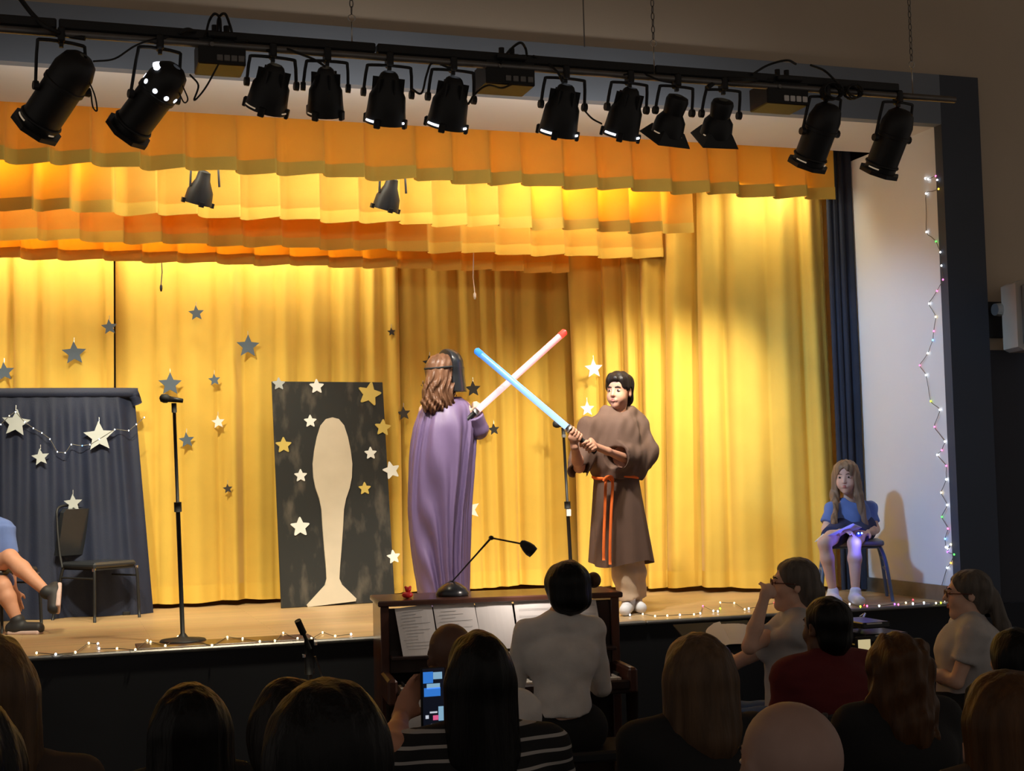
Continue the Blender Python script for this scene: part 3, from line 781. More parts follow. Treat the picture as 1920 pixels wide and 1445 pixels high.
star(734, 622, 8, YT+.05, 'dark', 'tiny dark star high on the shaded curtain above the black board', .1)
star(757, 775, 13, YT+.05, 'dark', 'dark brown star on the curtain between black board and purple cloak', .1)
star(806, 680, 14, YT+.05, 'black', 'black star half hidden behind the long brown hair', .1)
star(887, 729, 15, YT+.05, 'black', 'black star right of the black mask', .05)
star(926, 805, 11, YT+.05, 'black', 'small black star below the crossed toy swords', .1)
def side_y(px): return 9.62 if px > 1090 else 9.8
star(1113, 691, 18, 9.62, 'white', 'large white star left of the head of the robed person', .05)
star(1101, 766, 14, 9.66, 'white', 'smaller white star above the shoulder of the robed person', .02)
star(881, 955, 20, YT+.05, 'white', 'white star low behind the right edge of the purple cloak', .25)
SG = 'silver stars on the navy screen'
star(30, 793, 24, YS-.09, 'silver', 'tilted silver star at upper left of the navy screen', -.1, SG)
star(186, 818, 27, YS-.09, 'silver', 'largest silver star on the navy screen, where the light string ends', .05, SG)
star(76, 857, 15, YS-.09, 'silver', 'small silver star between the two big ones on the navy screen', .12, SG)
star(137, 943, 16, YS-.09, 'silver', 'silver star above the backrest of the empty black chair', .05, SG)

# --- painted board with trophy cut-out
bl = Vector(at(527, 1140, 9.66)); br = Vector(at(740, 1117, 9.74)); br.z = bl.z = S+.002
tl = Vector(at(515, 716, 9.86)); tr = Vector(at(734, 713, 9.88))
ux = (br-bl).normalized(); uz = ((tl-bl)-ux*((tl-bl).dot(ux))).normalized(); uy = uz.cross(ux)      # into the stage
Wb = (br-bl).length; Hb = ((tl+tr)/2-(bl+br)/2).length
brd = empty('painted_board', bl+ux*Wb/2, 0, 'tall black painted board with cream trophy cut-out and stars', 'board')
RB = Matrix((ux, uy, uz)).transposed()
MB().box(bl+ux*Wb/2+uz*Hb/2, (Wb, .012, Hb), R=RB, bev=.002).build('panel', 'board', brd)
MB().box(bl+ux*Wb/2+uz*Hb*.5+uy*.02, (.05, .025, Hb*.98), R=RB).build('rear_batten', 'piano', brd)
MB().tube([bl+ux*.1+uy*.03+uz*.9, Vector((bl.x+.1, bl.y+.32, S+.01))], .012, 6).build('rear_prop', 'piano', brd)
def bpt(px, py):             # photo point on the board, as board coordinates
    d = Vector(ray(px, py)); c = Vector(CAM); t = (bl-c).dot(uy)/d.dot(uy); p = c+d*t-bl
    return p.dot(ux), p.dot(uz)
half = [(0, 783), (12, 786), (22, 798), (29, 820), (34, 845), (37, 870), (36, 895), (32, 915), (25, 935), (21, 955), (19, 990), (16, 1030), (13, 1065), (12, 1085)]
cxl = lambda y: 622+(y-783)*.004
out = [bpt(cxl(y)+x, y) for x, y in half]+[bpt(640, 1096), bpt(667, 1122), bpt(666, 1127), bpt(576, 1138), bpt(574, 1134), bpt(608, 1097)]+[bpt(cxl(y)-x, y) for x, y in reversed(half[1:])]
MB().prism(list(reversed(out)), -.018, -.007, R=RB, base=bl).build('trophy_cutout', STM['cream'], brd)
BST = [(522, 720, 12, 'silver', 0), (593, 725, 14, 'white', .0), (692, 739, 23, 'yellow', -.22), (581, 790, 12, 'white', .0), (717, 802, 16, 'yellow', -.1), (531, 835, 15, 'yellow', .0), (694, 850, 12, 'white', 0.), (733, 882, 17, 'white', .22),
       (563, 892, 12, 'white', .0), (683, 916, 12, 'yellow', .0), (562, 988, 18, 'white', .0), (737, 1044, 13, 'white', .1)]
for px, py, rp, col, rot in BST:
    u, w = bpt(px, py); r = rp*10.4/F
    MB().prism(star_pts(r, rot, .52, True), -.014, -.0065, R=RB, base=bl+ux*u+uz*w).build('glued_star', STM[col], brd)

# --- chairs
def padded_chair(name, label, loc, rz):
    t = empty(name, loc, rz, label, 'chair', 'black padded chairs on stage')
    L = dict(local=True)

    MB().box((0, .02, .44), (.43, .43, .05), bev=.018).build('seat', 'vinyl', t, **L)
    Rb = Matrix.Rotation(math.radians(-9), 3, 'X')
    ol = [(-.20, -.19), (.20, -.19), (.18, .16), (.155, .19), (-.155, .19), (-.18, .16)]
    bk = MB().prism(ol, -.022, .022, R=Rb, base=(0, -.245, .70)).build('backrest', 'vinyl', t, **L)
    pts = catmull([(-.215, -.17, .42), (-.212, -.21, .55), (-.20, -.255, .78), (-.17, -.275, .90), (0, -.28, .915), (.17, -.275, .90), (.20, -.255, .78), (.212, -.21, .55), (.215, -.17, .42)], 5)
    MB().tube(pts, .011, 8).build('back_frame', 'blackmetal', t, smooth=True, **L)
    for sx in (-1, 1):
        MB().tube(catmull([(sx*.205, .22, .415), (sx*.215, .235, .36), (sx*.225, .25, .0)], 5), .012, 8).build('leg', 'blackmetal', t, smooth=True, **L)
        MB().tube(catmull([(sx*.205, -.17, .42), (sx*.215, -.19, .34), (sx*.235, -.27, .0)], 5), .012, 8).build('leg', 'blackmetal', t, smooth=True, **L)
        MB().tube([(sx*.218, .235, .34), (sx*.215, -.19, .34)], .008, 6).build('stretcher', 'blackmetal', t, **L)
        MB().lathe([(.016, -.004), (.016, .02)], 8, base=(sx*.213, .225, .40)).build('bracket', 'chrome', t, **L)
    MB().box((0, .02, .408), (.38, .40, .012)).build('seat_pan', 'blackmetal', t, **L)
    for c in t.children: c.data.transform(Matrix.Diagonal((.80, .80, .815, 1)))
    return t
fA, fB, fC, fD = [atz(x, y, S) for x, y in ((100, 1158), (147, 1166), (200, 1155), (248, 1160))]
cc = (fA+fB+fC+fD)/4
padded_chair('padded_chair', 'empty black padded chair standing before the navy screen', (cc[0]+.03, cc[1]-.02, S), math.radians(-143))

# --- microphone stands
def mic_stand(base, top, label, tagged=False, tilt=(-.05, -.03, 0)):
    b = Vector(base); t = Vector(top); h = t.z-b.z
    root = empty('microphone_stand', b, 0, label, 'microphone stand')
    MB().lathe([(.0, 0), (.125, 0), (.128, .008), (.12, .018), (.03, .028), (.014, .05)], 24, base=b, caps=False).build('base', 'blackmetal', root, smooth=True)
    mid = b.lerp(t, .56)
    MB().tube([b+Vector((0, 0, .02)), mid], .0125, 10).build('lower_tube', 'blackmetal', root, smooth=True)
    MB().tube([mid-(t-b)*.018, mid+(t-b)*.022], .021, 10).build('clutch', 'rubber', root, smooth=True)
    MB().tube([mid, t-(t-b)*.04], .0095, 10).build('upper_tube', 'blackmetal', root, smooth=True)
    MB().tube([t-(t-b)*.045, t-(t-b)*.005], .014, 8).build('clip', 'rubber', root, smooth=True)
    d = Vector((-.95, -.2, .12)).normalized(); c = t+Vector((0, 0, .012))
    mic = MB().tube([c-d*.05, c+d*.0, c+d*.025], [.012, .015, .018], 12).build('microphone', 'blackmetal', root, smooth=True)
    MB().lathe([(.016, 0), (.024, .012), (.026, .028), (.021, .046), (.008, .054)], 14, base=c+d*.025, R=Rdir(d)).build('grille', 'rubber', mic, smooth=True)
    if tagged:
        q = b.lerp(t, .52); MB().box(q+Vector((0, -.016, 0)), (.03, .008, .045)).build('white_tag', 'paper', root)
        MB().lathe([(.016, 0), (.016, .02)], 8, base=b.lerp(t, .94)).build('grey_ring', 'steel', root)
    return root
bm = atz(343, 1204, S); tm = at(326, 753, 7.85)
mic_stand(bm, tm, 'straight black microphone stand at the stage edge in front of the curtain')
MB_mat = MB().box((bm[0]+.22, YL+.14, S+.004), (.95, .26, .008), bev=.003).build('floor_mat', 'piano'); tag(MB_mat, 'flat brown mat on the stage edge under the microphone stand', 'mat')
t2 = at(1056, 800, 8.75); b2 = at(1075, 1110, 8.75); mic_stand((b2[0]-.005, 8.75, S), t2, 'microphone stand with white tag behind the blue toy sword', True)
# boom microphone on the hall floor
p0 = Vector(at(558, 1163, 7.2)); p1 = Vector(at(582, 1216, 7.25)); j = Vector(at(580, 1220, 7.3)); bs = Vector((j.x+.0, 7.3, 0))
root = empty('boom_microphone', bs, 0, 'short black microphone on a low stand in front of the stage wall', 'microphone stand')
MB().tube([p0, p0.lerp(p1, .45), p0.lerp(p1, .5), p1], [.018, .018, .009, .009], 10).build('microphone', 'rubber', root, smooth=True)
MB().tube([j+Vector((0, 0, .06)), j-Vector((0, 0, .12))], .026, 10).build('joint', 'blackmetal', root, smooth=True)
MB().tube([j, bs+Vector((0, 0, .25))], .013, 8).build('pole', 'steel', root, smooth=True)
MB().tube([j+Vector((.03, 0, -.03)), j+Vector((.10, .0, -.25))], .006, 6).build('boom_arm', 'steel', root, smooth=True)
for k in range(3):
    a = k*2.094+.4; MB().tube([bs+Vector((0, 0, .27)), bs+Vector((.26*math.cos(a), .26*math.sin(a), .012))], .010, 6).build('leg', 'blackmetal', root, smooth=True)
for sg in (-1, 1): MB().lathe([(.012, 0), (.012, .015)], 8, base=j+Vector((.03*sg, -.01, .03*sg))).build('wing_nut', 'chrome', root)

# --- string lights
BC = {'w': emis('bulb_white', (.85, .92, 1.0), 5), 'y': emis('bulb_warm', (1.0, .82, .45), 4), 'a': emis('bulb_amber', (1.0, .55, .05), 3), 'g': emis('bulb_green', (.1, .8, .12), 2.2), 'p': emis('bulb_pink', (1.0, .2, .5), 2.5),
      'b': emis('bulb_blue', (.15, .45, 1.0), 4), 'v': emis('bulb_violet', (.45, .15, 1.0), 3), 'r': emis('bulb_red', (1.0, .08, .12), 2.5), 'l': emis('bulb_lime', (.65, .9, .05), 3)}
wirem = mat('clear_wire', (.12, .11, .09), .4)
def string_lights(pts, cols, label, rb=.006, jitter=.02, name='string_lights'):
    root = empty(name, pts[0], 0, label, 'string lights')
    w = []
    for i, p in enumerate(pts):
        w.append(np.array(p))
        if i < len(pts)-1:
            m_ = (np.array(p)+np.array(pts[i+1]))/2; w.append(m_+np.array([0, 0, -jitter if jitter < 0 else 0]))
    MB().tube(catmull(w, 3), .0022, 5).build('wire', wirem, root, smooth=True)
    prof = [(rb*.3, -rb*1.1), (rb*.85, -rb*.6), (rb, 0), (rb*.8, rb*.7), (rb*.2, rb*1.15)]
    for p, c in zip(pts, cols):
        MB().lathe(prof, 8, base=Vector(p)).build('bulb', BC[c], root, smooth=True)
    return root
def lip(px, py):
    p = atz(px, py, S+.012)
    if p[1] < YL-.04: p = at(px, py, YL-.052)
    return p
L1 = [(x/4, 1150+y/4) for x, y in ((275, 295), (418, 305), (565, 290), (665, 222), (735, 225), (743, 262), (878, 262), (1015, 270), (1105, 203), (1130, 212), (1240, 240), (1335, 173), (1455, 205), (1590, 238), (1705, 177), (1820, 187))]
L1 += [(440+x/4.447, 1120+y/4.447) for x, y in ((210, 365), (335, 360), (405, 295), (525, 340), (640, 340), (733, 292), (838, 320), (970, 305))]
string_lights([lip(*p) for p in L1], ['y', 'w', 'y', 'y', 'w', 'w', 'y', 'y', 'y', 'y', 'y', 'y', 'y', 'y', 'y', 'y', 'y', 'y', 'y', 'y', 'y', 'y', 'y', 'w'], 'warm string lights along the left stage edge around the microphone stand')
L2 = [(1140+x/3.4, 1020+y/3.4) for x, y in ((118, 438), (140, 450), (222, 445), (300, 458), (378, 455), (458, 450), (548, 447), (588, 440), (605, 395), (672, 425), (700, 428), (715, 410), (715, 372), (805, 375), (872, 415), (897, 410), (1060, 375))]
string_lights([lip(*p) for p in L2], list('bwyyywywpwwlyyywr'), 'coloured string lights on the stage edge right of the piano')
L3 = [(1500+x/6.4, 1040+y/6.4) for x, y in ((410, 468), (597, 590), (725, 618), (768, 600), (805, 612), (950, 610), (1135, 590), (1180, 595), (1270, 575), (1355, 540), (1355, 582), (1487, 572), (1632, 578), (1690, 575), (1735, 545), (1690, 490), (1690, 415))]
string_lights([lip(*p) for p in L3[:-1]], list('pwlrpwvpyrwwylww'), 'multicoloured string lights on the stage edge below the seated girl')
J = [(1660+x/3.442, 280+y/3.442, c) for x, y, c in ((257, 187, 'w'), (277, 192, 'w'), (325, 172, 'p'), (335, 197, 'w'), (343, 255, 'a'), (263, 285, 'w'), (265, 533, 'w'), (326, 594, 'g'), (355, 663, 'w'), (362, 750, 'w'), (372, 840, 'p'), (333, 913, 'p'), (282, 995, 'w'), (325, 1080, 'y'), (312, 1172, 'p'), (306, 1230, 'b'), (274, 1315, 'w'), (222, 1393, 'p'))]
J += [(1736, 703, 'w'), (1745, 752, 'l'), (1762, 768, 'w'), (1752, 800, 'p')]
J += [(1480+x/4.0136, 820+y/4.0136, c) for x, y, c in ((1170, 30, 'w'), (1147, 95, 'p'), (1113, 130, 'w'), (1180, 213, 'p'), (1180, 315, 'w'), (1143, 415, 'y'), (1187, 508, 'w'), (1147, 597, 'g'), (1193, 685, 'p'), (1172, 762, 'b'), (1178, 825, 'w'), (1192, 835, 'w'), (1215, 805, 'y'), (1190, 860, 'v'), (1240, 880, 'g'), (1215, 943, 'a'), (1187, 980, 'w'), (1137, 1145, 'l'))]
string_lights([atx(x, y, XR-.012) for x, y, c in J], [c for x, y, c in J], 'string of small coloured lights climbing the white reveal wall')
G = [(x/3.44, 480+y/3.44) for x, y in ((5, 1085), (60, 1030), (100, 1005), (160, 1070), (215, 1110), (270, 1140), (322, 1180), (370, 1262), (420, 1268), (460, 1215), (530, 1222), (580, 1215), (640, 1180), (740, 1118), (830, 1125), (880, 1085), (930, 1040))]
gp = [at(x, y, YS-.095) for x, y in G]
string_lights(gp, list('wywwwwwwwwbwwwwww'), 'thin light string swagged between silver stars on the navy screen', .004)

# --- piano
PLc = Vector(at(713, 1128, 7.14)); PRc = Vector(at(1160, 1107, 6.99)); zt = (PLc.z+PRc.z)/2
PLc.z = PRc.z = 0; px_ = (PRc-PLc).normalized(); Wp = (PRc-PLc).length; rzp = math.atan2(px_.y, px_.x)
pno = empty('upright_piano', PLc, rzp, 'dark brown upright piano standing against the stage, seen from its keyboard side', 'piano')
L = dict(local=True); Dp = .40
for x in (0.0225, Wp-.0225):
    MB().box((x, Dp/2, (zt-.03)/2), (.045, Dp, zt-.03), bev=.004).build('side_panel', 'piano', pno, **L)
    MB().box((x, -.15, .66), (.05, .34, .13), bev=.012).build('key_cheek', 'piano', pno, **L)
    MB().tube([(x, -.28, .60), (x, -.28, .0)], [.032, .022], 10).build('leg', 'pianodark', pno, smooth=True, **L)
    MB().box((x, -.12, .03), (.05, .38, .06), bev=.01).build('toe_block', 'pianodark', pno, **L)
MB().box((Wp/2, Dp/2-.01, zt-.015), (Wp+.03, Dp+.04, .03), bev=.006).build('top_lid', 'piano', pno, **L)
MB().box((Wp/2, .035, (zt+.80)/2-.02), (Wp-.09, .02, zt-.85), bev=.003).build('upper_panel', 'pianodark', pno, **L)
MB().box((Wp/2, -.03, .80), (Wp-.09, .14, .018), bev=.004).build('music_shelf', 'pianodark', pno, **L)
MB().box((Wp/2, .02, .755), (Wp-.09, .02, .09), bev=.004).build('fallboard', 'pianodark', pno, **L)
MB().box((Wp/2, -.14, .615), (Wp-.05, .34, .04), bev=.006).build('keybed', 'pianodark', pno, **L)
wk = MB(); bk = MB(); nk = 52; kw = (Wp-.14)/nk
for k in range(nk):
    wk.box((.07+kw*(k+.5), -.185, .655), (kw*.93, .15, .03))
    if k % 7 in (0, 2, 3, 5, 6): bk.box((.07+kw*(k+1), -.155, .675), (kw*.5, .095, .02))
tag(wk.build('white_keys', 'ivory', pno, **L), kind='stuff'); tag(bk.build('black_keys', 'blackmetal', pno, **L), kind='stuff')
MB().box((Wp/2, -.305, .64), (Wp-.08, .03, .05), bev=.008).build('key_slip', 'pianodark', pno, **L)
MB().box((Wp/2, .05, .33), (Wp-.09, .02, .52), bev=.003).build('lower_panel', 'pianodark', pno, **L)
MB().box((Wp/2, Dp-.01, .5), (Wp-.09, .02, .98)).build('back_panel', 'pianodark', pno, **L)
for k in (-1, 0, 1): MB().box((Wp/2+k*.07, -.0, .06), (.03, .12, .012), bev=.004).build('pedal', 'chrome', pno, **L)
pnN = Vector((px_.y, -px_.x, 0))       # towards the hall
def pp(px, py, off):          # photo point on a plane parallel to the piano front
    d = Vector(ray(px, py)); c = Vector(CAM); q = PLc+pnN*off
    return c+d*((q-c).dot(pnN)/d.dot(pnN))
def sheet(corners, label, lines=7, cat='sheet music', two=False, staff=False):
    # corners tl, tr, br, bl; top leans on the panel, bottom stands on the shelf
    tl_, tr_, br_, bl_ = [pp(*c, o) for c, o in zip(corners, (.000, .000, .070, .070))]
    root = empty('sheet_music', (bl_+br_)/2, 0, label, cat, 'music sheets on the piano')
    n = (tr_-tl_).cross(bl_-tl_).normalized()
    if n.dot(pnN) < 0: n = -n
    q = [tl_, tr_, br_, bl_]; N = 6; vs_ = []; fs = []
    for side in (0, 1):
        for jx in range(N+1):
            for iy in (0, 1):
                t = jx/N; a = tl_.lerp(tr_, t) if iy == 0 else bl_.lerp(br_, t)
                vs_.append(a+n*(.004*math.sin(t*math.pi)-(.003 if side else 0)))
    o2 = 2*(N+1)
    for jx in range(N):
        a = jx*2; fs.append((a, a+2, a+3, a+1)); fs.append((o2+a, o2+a+1, o2+a+3, o2+a+2))
    MB().add(vs_, fs).build('page', 'paper', root)
    ink = MB(); r = random.Random(len(label))
    for k in range(lines):
        v0 = .10+.82*k/lines
        for u0 in ([(.08, .92)] if not staff else [(.08, .92)]):
            for g in range(3 if staff else 1):
                vv = v0+g*.016; ua = .08+(.12*r.random() if not staff else 0); ub = .92-(.45*r.random() if not staff else 0)
                P = lambda u, v: tl_.lerp(tr_, u).lerp(bl_.lerp(br_, u), v)+n*.0055
                th = .006 if not staff else .003
                ink.add([P(ua, vv), P(ub, vv), P(ub, vv+th), P(ua, vv+th)], [(0, 1, 2, 3)])
    ink.build('print', 'ink', root)
    return root
sheet([(740, 1141), (809, 1132), (824, 1228), (756, 1231)], 'leftmost printed page on the piano music shelf', 13)
sheet([(811, 1132), (888, 1128), (905, 1216), (827, 1226)], 'second printed page from the left on the piano', 12)
sheet([(890, 1129), (958, 1120), (972, 1214), (905, 1219)], 'blank pale binder page in the middle of the piano', 0)
sheet([(962, 1119), (1050, 1117), (1056, 1212), (975, 1216)], 'page with staff lines left of the pianist, on the piano', 6, staff=True)
sheet([(1060, 1121), (1117, 1124), (1131, 1208), (1070, 1212)], 'page right of the pianist shoulder on the piano', 4, staff=True)
# desk lamp on the lid
lb = pp(848, 1107, -.15); lb.z = zt
lamp = empty('desk_lamp', lb, 0, 'black jointed desk lamp with heavy base standing on the piano', 'lamp')
Yl = lb.y
MB().lathe([(.085, 0), (.09, .012), (.075, .04), (.05, .06), (.02, .075)], 24, base=lb).build('base', 'vinyl', lamp, smooth=True)
e0 = lb+Vector((-.005, 0, .07)); e1 = Vector(at(921, 1008, Yl-.14)); e2 = Vector(at(982, 1020, Yl-.36)); e3 = Vector(at(1003, 1034, Yl-.38))
for dx in (-.009, .009): MB().tube([e0+Vector((dx, 0, dx)), e1+Vector((dx*.6, 0, dx))], .0035, 6).build('lower_arm', 'blackmetal', lamp)
MB().tube([e1, e2], .005, 6).build('upper_arm', 'blackmetal', lamp)
for e in (e0, e1, e2): MB().lathe([(.012, -.01), (.012, .01)], 8, base=e, R=Rdir((0, 1, 0))).build('joint', 'blackmetal', lamp)
ds = (e3-e2+Vector((0, -.01, -.015))).normalized()
MB().lathe([(.010, -.02), (.020, -.008), (.030, .02), (.034, .045), (.030, .068), (.026, .066), (.020, .02)], 16, base=e2, R=Rdir(ds), caps=False).build('shade', 'blackmetal', lamp, smooth=True)
MB().lathe([(.006, 0), (.014, .012), (.012, .025), (.004, .032)], 10, base=e2+ds*.035+Vector((-.008, -.01, -.02))).build('bulb', emis('lamp_bulb', (1., .75, .6), 1.2), lamp, smooth=True)
spot('spot_desk_lamp', e2+ds*.06+Vector((0, 0, -.045)), pp(935, 1180, .05), 6.5, (1.0, .86, .76), 150, .6, .02)
# red toy
rt = pp(764, 1115, -.10); rt.z = zt
toy = empty('toy_figure', rt, 0, 'tiny red toy figure on the left of the piano top', 'toy')
SDF(.003).ell(rt+Vector((0, 0, .018)), (.030, .024, .018)).build('body', 'red', toy)
SDF(.003).ell(rt+Vector((.004, 0, .045)), (.017, .016, .015)).ell(rt+Vector((-.010, 0, .058)), (.007, .006, .008), k=.005).ell(rt+Vector((.016, 0, .058)), (.007, .006, .008), k=.005).build('head', 'red', toy)

# --- music stand with papers
ms = Vector(at(1350, 1192, 6.9)); rp = Vector((ms.x, 6.95, 0))
st = empty('music_stand', rp, 0, 'black music stand holding loose white papers before the stage', 'music stand')
Rm = Matrix.Rotation(math.radians(-62), 3, 'X')
MB().box((ms.x+.03, 6.92, ms.z-.015), (.46, .34, .008), R=Matrix.Rotation(math.radians(24), 3, 'X'), bev=.003).build('desk', 'rubber', st)
MB().tube([(rp.x, 6.95, .02), (rp.x, 6.93, ms.z-.02)], .012, 8).build('pole', 'blackmetal', st, smooth=True)
for k in range(3):
    a = k*2.094; MB().tube([rp+Vector((0, 0, .22)), rp+Vector((.24*math.cos(a), .24*math.sin(a), .01))], .009, 6).build('leg', 'blackmetal', st, smooth=True)
def loose_paper(cs, label, Yb, lift):
    q = [Vector(at(x, y, Yb+(.14 if i < 2 else -.13)*(1))) for i, (x, y) in enumerate(cs)]
    n = (q[1]-q[0]).cross(q[3]-q[0]).normalized()
    N = 6; vs_ = []; fs = []
    for jx in range(N+1):
        for iy in range(N+1):
            u, v = jx/N, iy/N; p_ = q[0].lerp(q[1], u).lerp(q[3].lerp(q[2], u), v); vs_.append(p_+Vector((0, 0, lift+.010*math.sin(u*3.1)*math.sin(v*3))))
    for jx in range(N):
        for iy in range(N): a = jx*(N+1)+iy; fs.append((a, a+1, a+N+2, a+N+1))
    tag(MB().add(vs_, fs).build('paper_sheet', 'paper', smooth=True), label, 'paper', 'loose papers on the music stand')
loose_paper([(1300, 1180), (1350, 1166), (1372, 1208), (1352, 1214)], 'white paper at the left of the music stand', 6.92, .004)
loose_paper([(1352, 1172), (1402, 1170), (1398, 1211), (1366, 1212)], 'overlapping white paper at the right of the music stand', 6.92, .012)

# --- dark equipment rack below the right stage edge
rk = at(1630, 1200, 7.1)
rack = empty('equipment_rack', (rk[0]+.05, 7.15, 0), 0, 'stack of black equipment with glinting edges below the seated girl', 'equipment')
for k, (z, dx, w) in enumerate(((.84, -.06, .18), (.77, .02, .28), (.71, -.02, .26), (.62, -.05, .30), (.44, -.03, .34), (.2, 0, .36))):
    h = [.035, .045, .04, .07, .16, .40][k]
    MB().box((rk[0]+.05+dx, 7.15+.02*k % .05, z-h/2), (w, .30, h), bev=.006).build('tray', 'vinyl', rack)
    MB().box((rk[0]+.05+dx-.02, 6.995+.0*k, z-.006), (w*.55, .008, .008)).build('edge_strip', 'steel', rack)
tag(MB().tube(catmull([lip(1612, 1156), at(1622, 1150, YL-.08), at(1616, 1160, YL-.15), at(1608, 1168, 7.2)], 5), .007, 6).build('cable', 'steel', smooth=True), 'pale cable curling over the stage edge below the seated girl', 'cable')
TY = 6.6; tb = at(1616, 1218, TY)
tab = empty('tablet', (tb[0], TY, tb[2]-.06), 0, 'small lit yellowish tablet screen beside the curly haired head', 'tablet')
MB().box((tb[0]+.01, TY, tb[2]), (.10, .012, .14), bev=.004).build('case', 'rubber', tab)
MB().box((tb[0]+.012, TY-.007, tb[2]+.0), (.075, .003, .11)).build('screen', emis('tablet_screen', (.85, .72, .40), .55), tab)
MB().box((tb[0]+.01, TY+.04, tb[2]-.09), (.16, .14, .02), bev=.004).tube([(tb[0]+.01, TY+.04, tb[2]-.09), (tb[0]+.01, TY+.04, 0.02)], .014, 8).lathe([(.14, 0), (.14, .02)], 16, base=(tb[0]+.01, TY+.04, 0)).build('holder', 'blackmetal', tab)
wp = at(1596, 1256, 6.56)
np_ = MB().box((wp[0], 6.56, wp[2]), (.10, .07, .004), R=Matrix.Rotation(.35, 3, 'X')).build('note_card', 'paper'); tag(np_, 'small white card below the lit tablet', 'paper')

# --- wall speaker
sp0 = at(1911, 590, 7.35)
spk = empty('wall_speaker', (sp0[0]+.12, 7.4, sp0[2]-.18), 0, 'cream wall speaker on a black bracket right of the stage', 'speaker')
zs_ = sp0[2]
ol = [(-.10, -.205), (-.06, -.225), (.16, -.225), (.20, -.2), (.20, .2), (.16, .225), (-.06, .225), (-.10, .205)]
Rs = Matrix.Rotation(math.radians(-14), 3, 'Z')
MB().prism(ol, -.10, .12, R=Rs, base=(sp0[0]+.10, 7.42, zs_)).build('cabinet', 'plastic', spk)
MB().prism([(x*.86+.02, z*.90) for x, z in ol], -.125, -.098, R=Rs, base=(sp0[0]+.10, 7.42, zs_)).build('grille', 'greymetal', spk)
wx = xpx(1862, 570, YL)
MB().box((wx, YL-.012, zs_-.0), (.12, .022, .24), bev=.004).build('wall_plate', 'blackmetal', spk)
MB().tube([(wx, YL-.02, zs_+.05), (wx, YL-.12, zs_+.05), (sp0[0]+.1, 7.52, zs_+.05)], .014, 8).build('arm', 'blackmetal', spk)
MB().lathe([(.04, -.02), (.045, .02)], 14, base=(wx-.03, YL-.08, zs_+.06), R=Rdir((1, 0, 0))).build('swivel', 'steel', spk)
# ================================================================== PEOPLE
def V3(*a): return np.array(a, float)
def rotz(a): c, s = math.cos(a), math.sin(a); return np.array([[c, -s, 0], [s, c, 0], [0, 0, 1.]])
def rotx(a): c, s = math.cos(a), math.sin(a); return np.array([[1, 0, 0], [0, c, -s], [0, s, c]])
def roty(a): c, s = math.cos(a), math.sin(a); return np.array([[c, 0, s], [0, 1, 0], [-s, 0, c]])
def nrm(v): v = np.array(v, float); return v/np.linalg.norm(v)
def frame(fwd, up=(0, 0, 1), roll=0.0):     # columns: right, forward, up
    f = nrm(fwd); u = np.array(up, float); r = nrm(np.cross(f, u)); u = np.cross(r, f); R = np.stack([r, f, u], 1)
    return R @ roty(roll)
def head(sd, c, R, s, ears=True, child=False):
    T = lambda x, y, z: c+R@(V3(x, y, z)*s)
    sd.ell(T(0, -.012, .030), V3(.074, .092, .082)*s, R, .02)
    sd.ell(T(0, .026, -.020), V3(.062, .064, .086)*s, R, .02)
    if child:
        sd.cap(T(0, .030, -.055), T(0, .060, -.088), .045*s, .021*s, .03)
        for x in (-1, 1): sd.ell(T(x*.031, .052, -.036), V3(.025, .025, .030)*s, R, .025)
        sd.ell(T(0, .035, .055), V3(.060, .052, .050)*s, R, .03)
    else:
        sd.cap(T(0, .026, -.060), T(0, .062, -.096), .048*s, .026*s, .025)
        for x in (-1, 1):
            sd.cap(T(x*.045, .01, -.065), T(x*.018, .060, -.094), .022*s, .020*s, .02)
            sd.ell(T(x*.036, .058, -.030), V3(.026, .024, .026)*s, R, .02)
        sd.cap(T(-.030, .079, .026), T(.030, .079, .026), .012*s, .012*s, .012)
    for x in (-1, 1): sd.ell(T(x*.031, .099, .006), V3(.019, .016, .012)*s, R, .008, sub=True)
    if child: sd.cap(T(0, .085, .008), T(0, .0985, -.024), .0075*s, .0105*s, .012)
    else: sd.cap(T(0, .086, .016), T(0, .108, -.024), .0085*s, .0125*s, .010)
    for x in (-1, 1): sd.ell(T(x*.010, .0895 if child else .096, -.027), V3(.007, .008, .006)*s, R, .006)
    sd.cap(T(-.016, .082, -.056), T(.016, .082, -.056), .010*s, .010*s, .008)
    if ears:
        for x in (-1, 1):
            sd.ell(T(x*.075, -.008, -.004), V3(.009, .019, .031)*s, R@rotz(x*-.35), .006)
            sd.ell(T(x*.083, -.004, .0), V3(.006, .010, .017)*s, R, .004, sub=True)
    return T
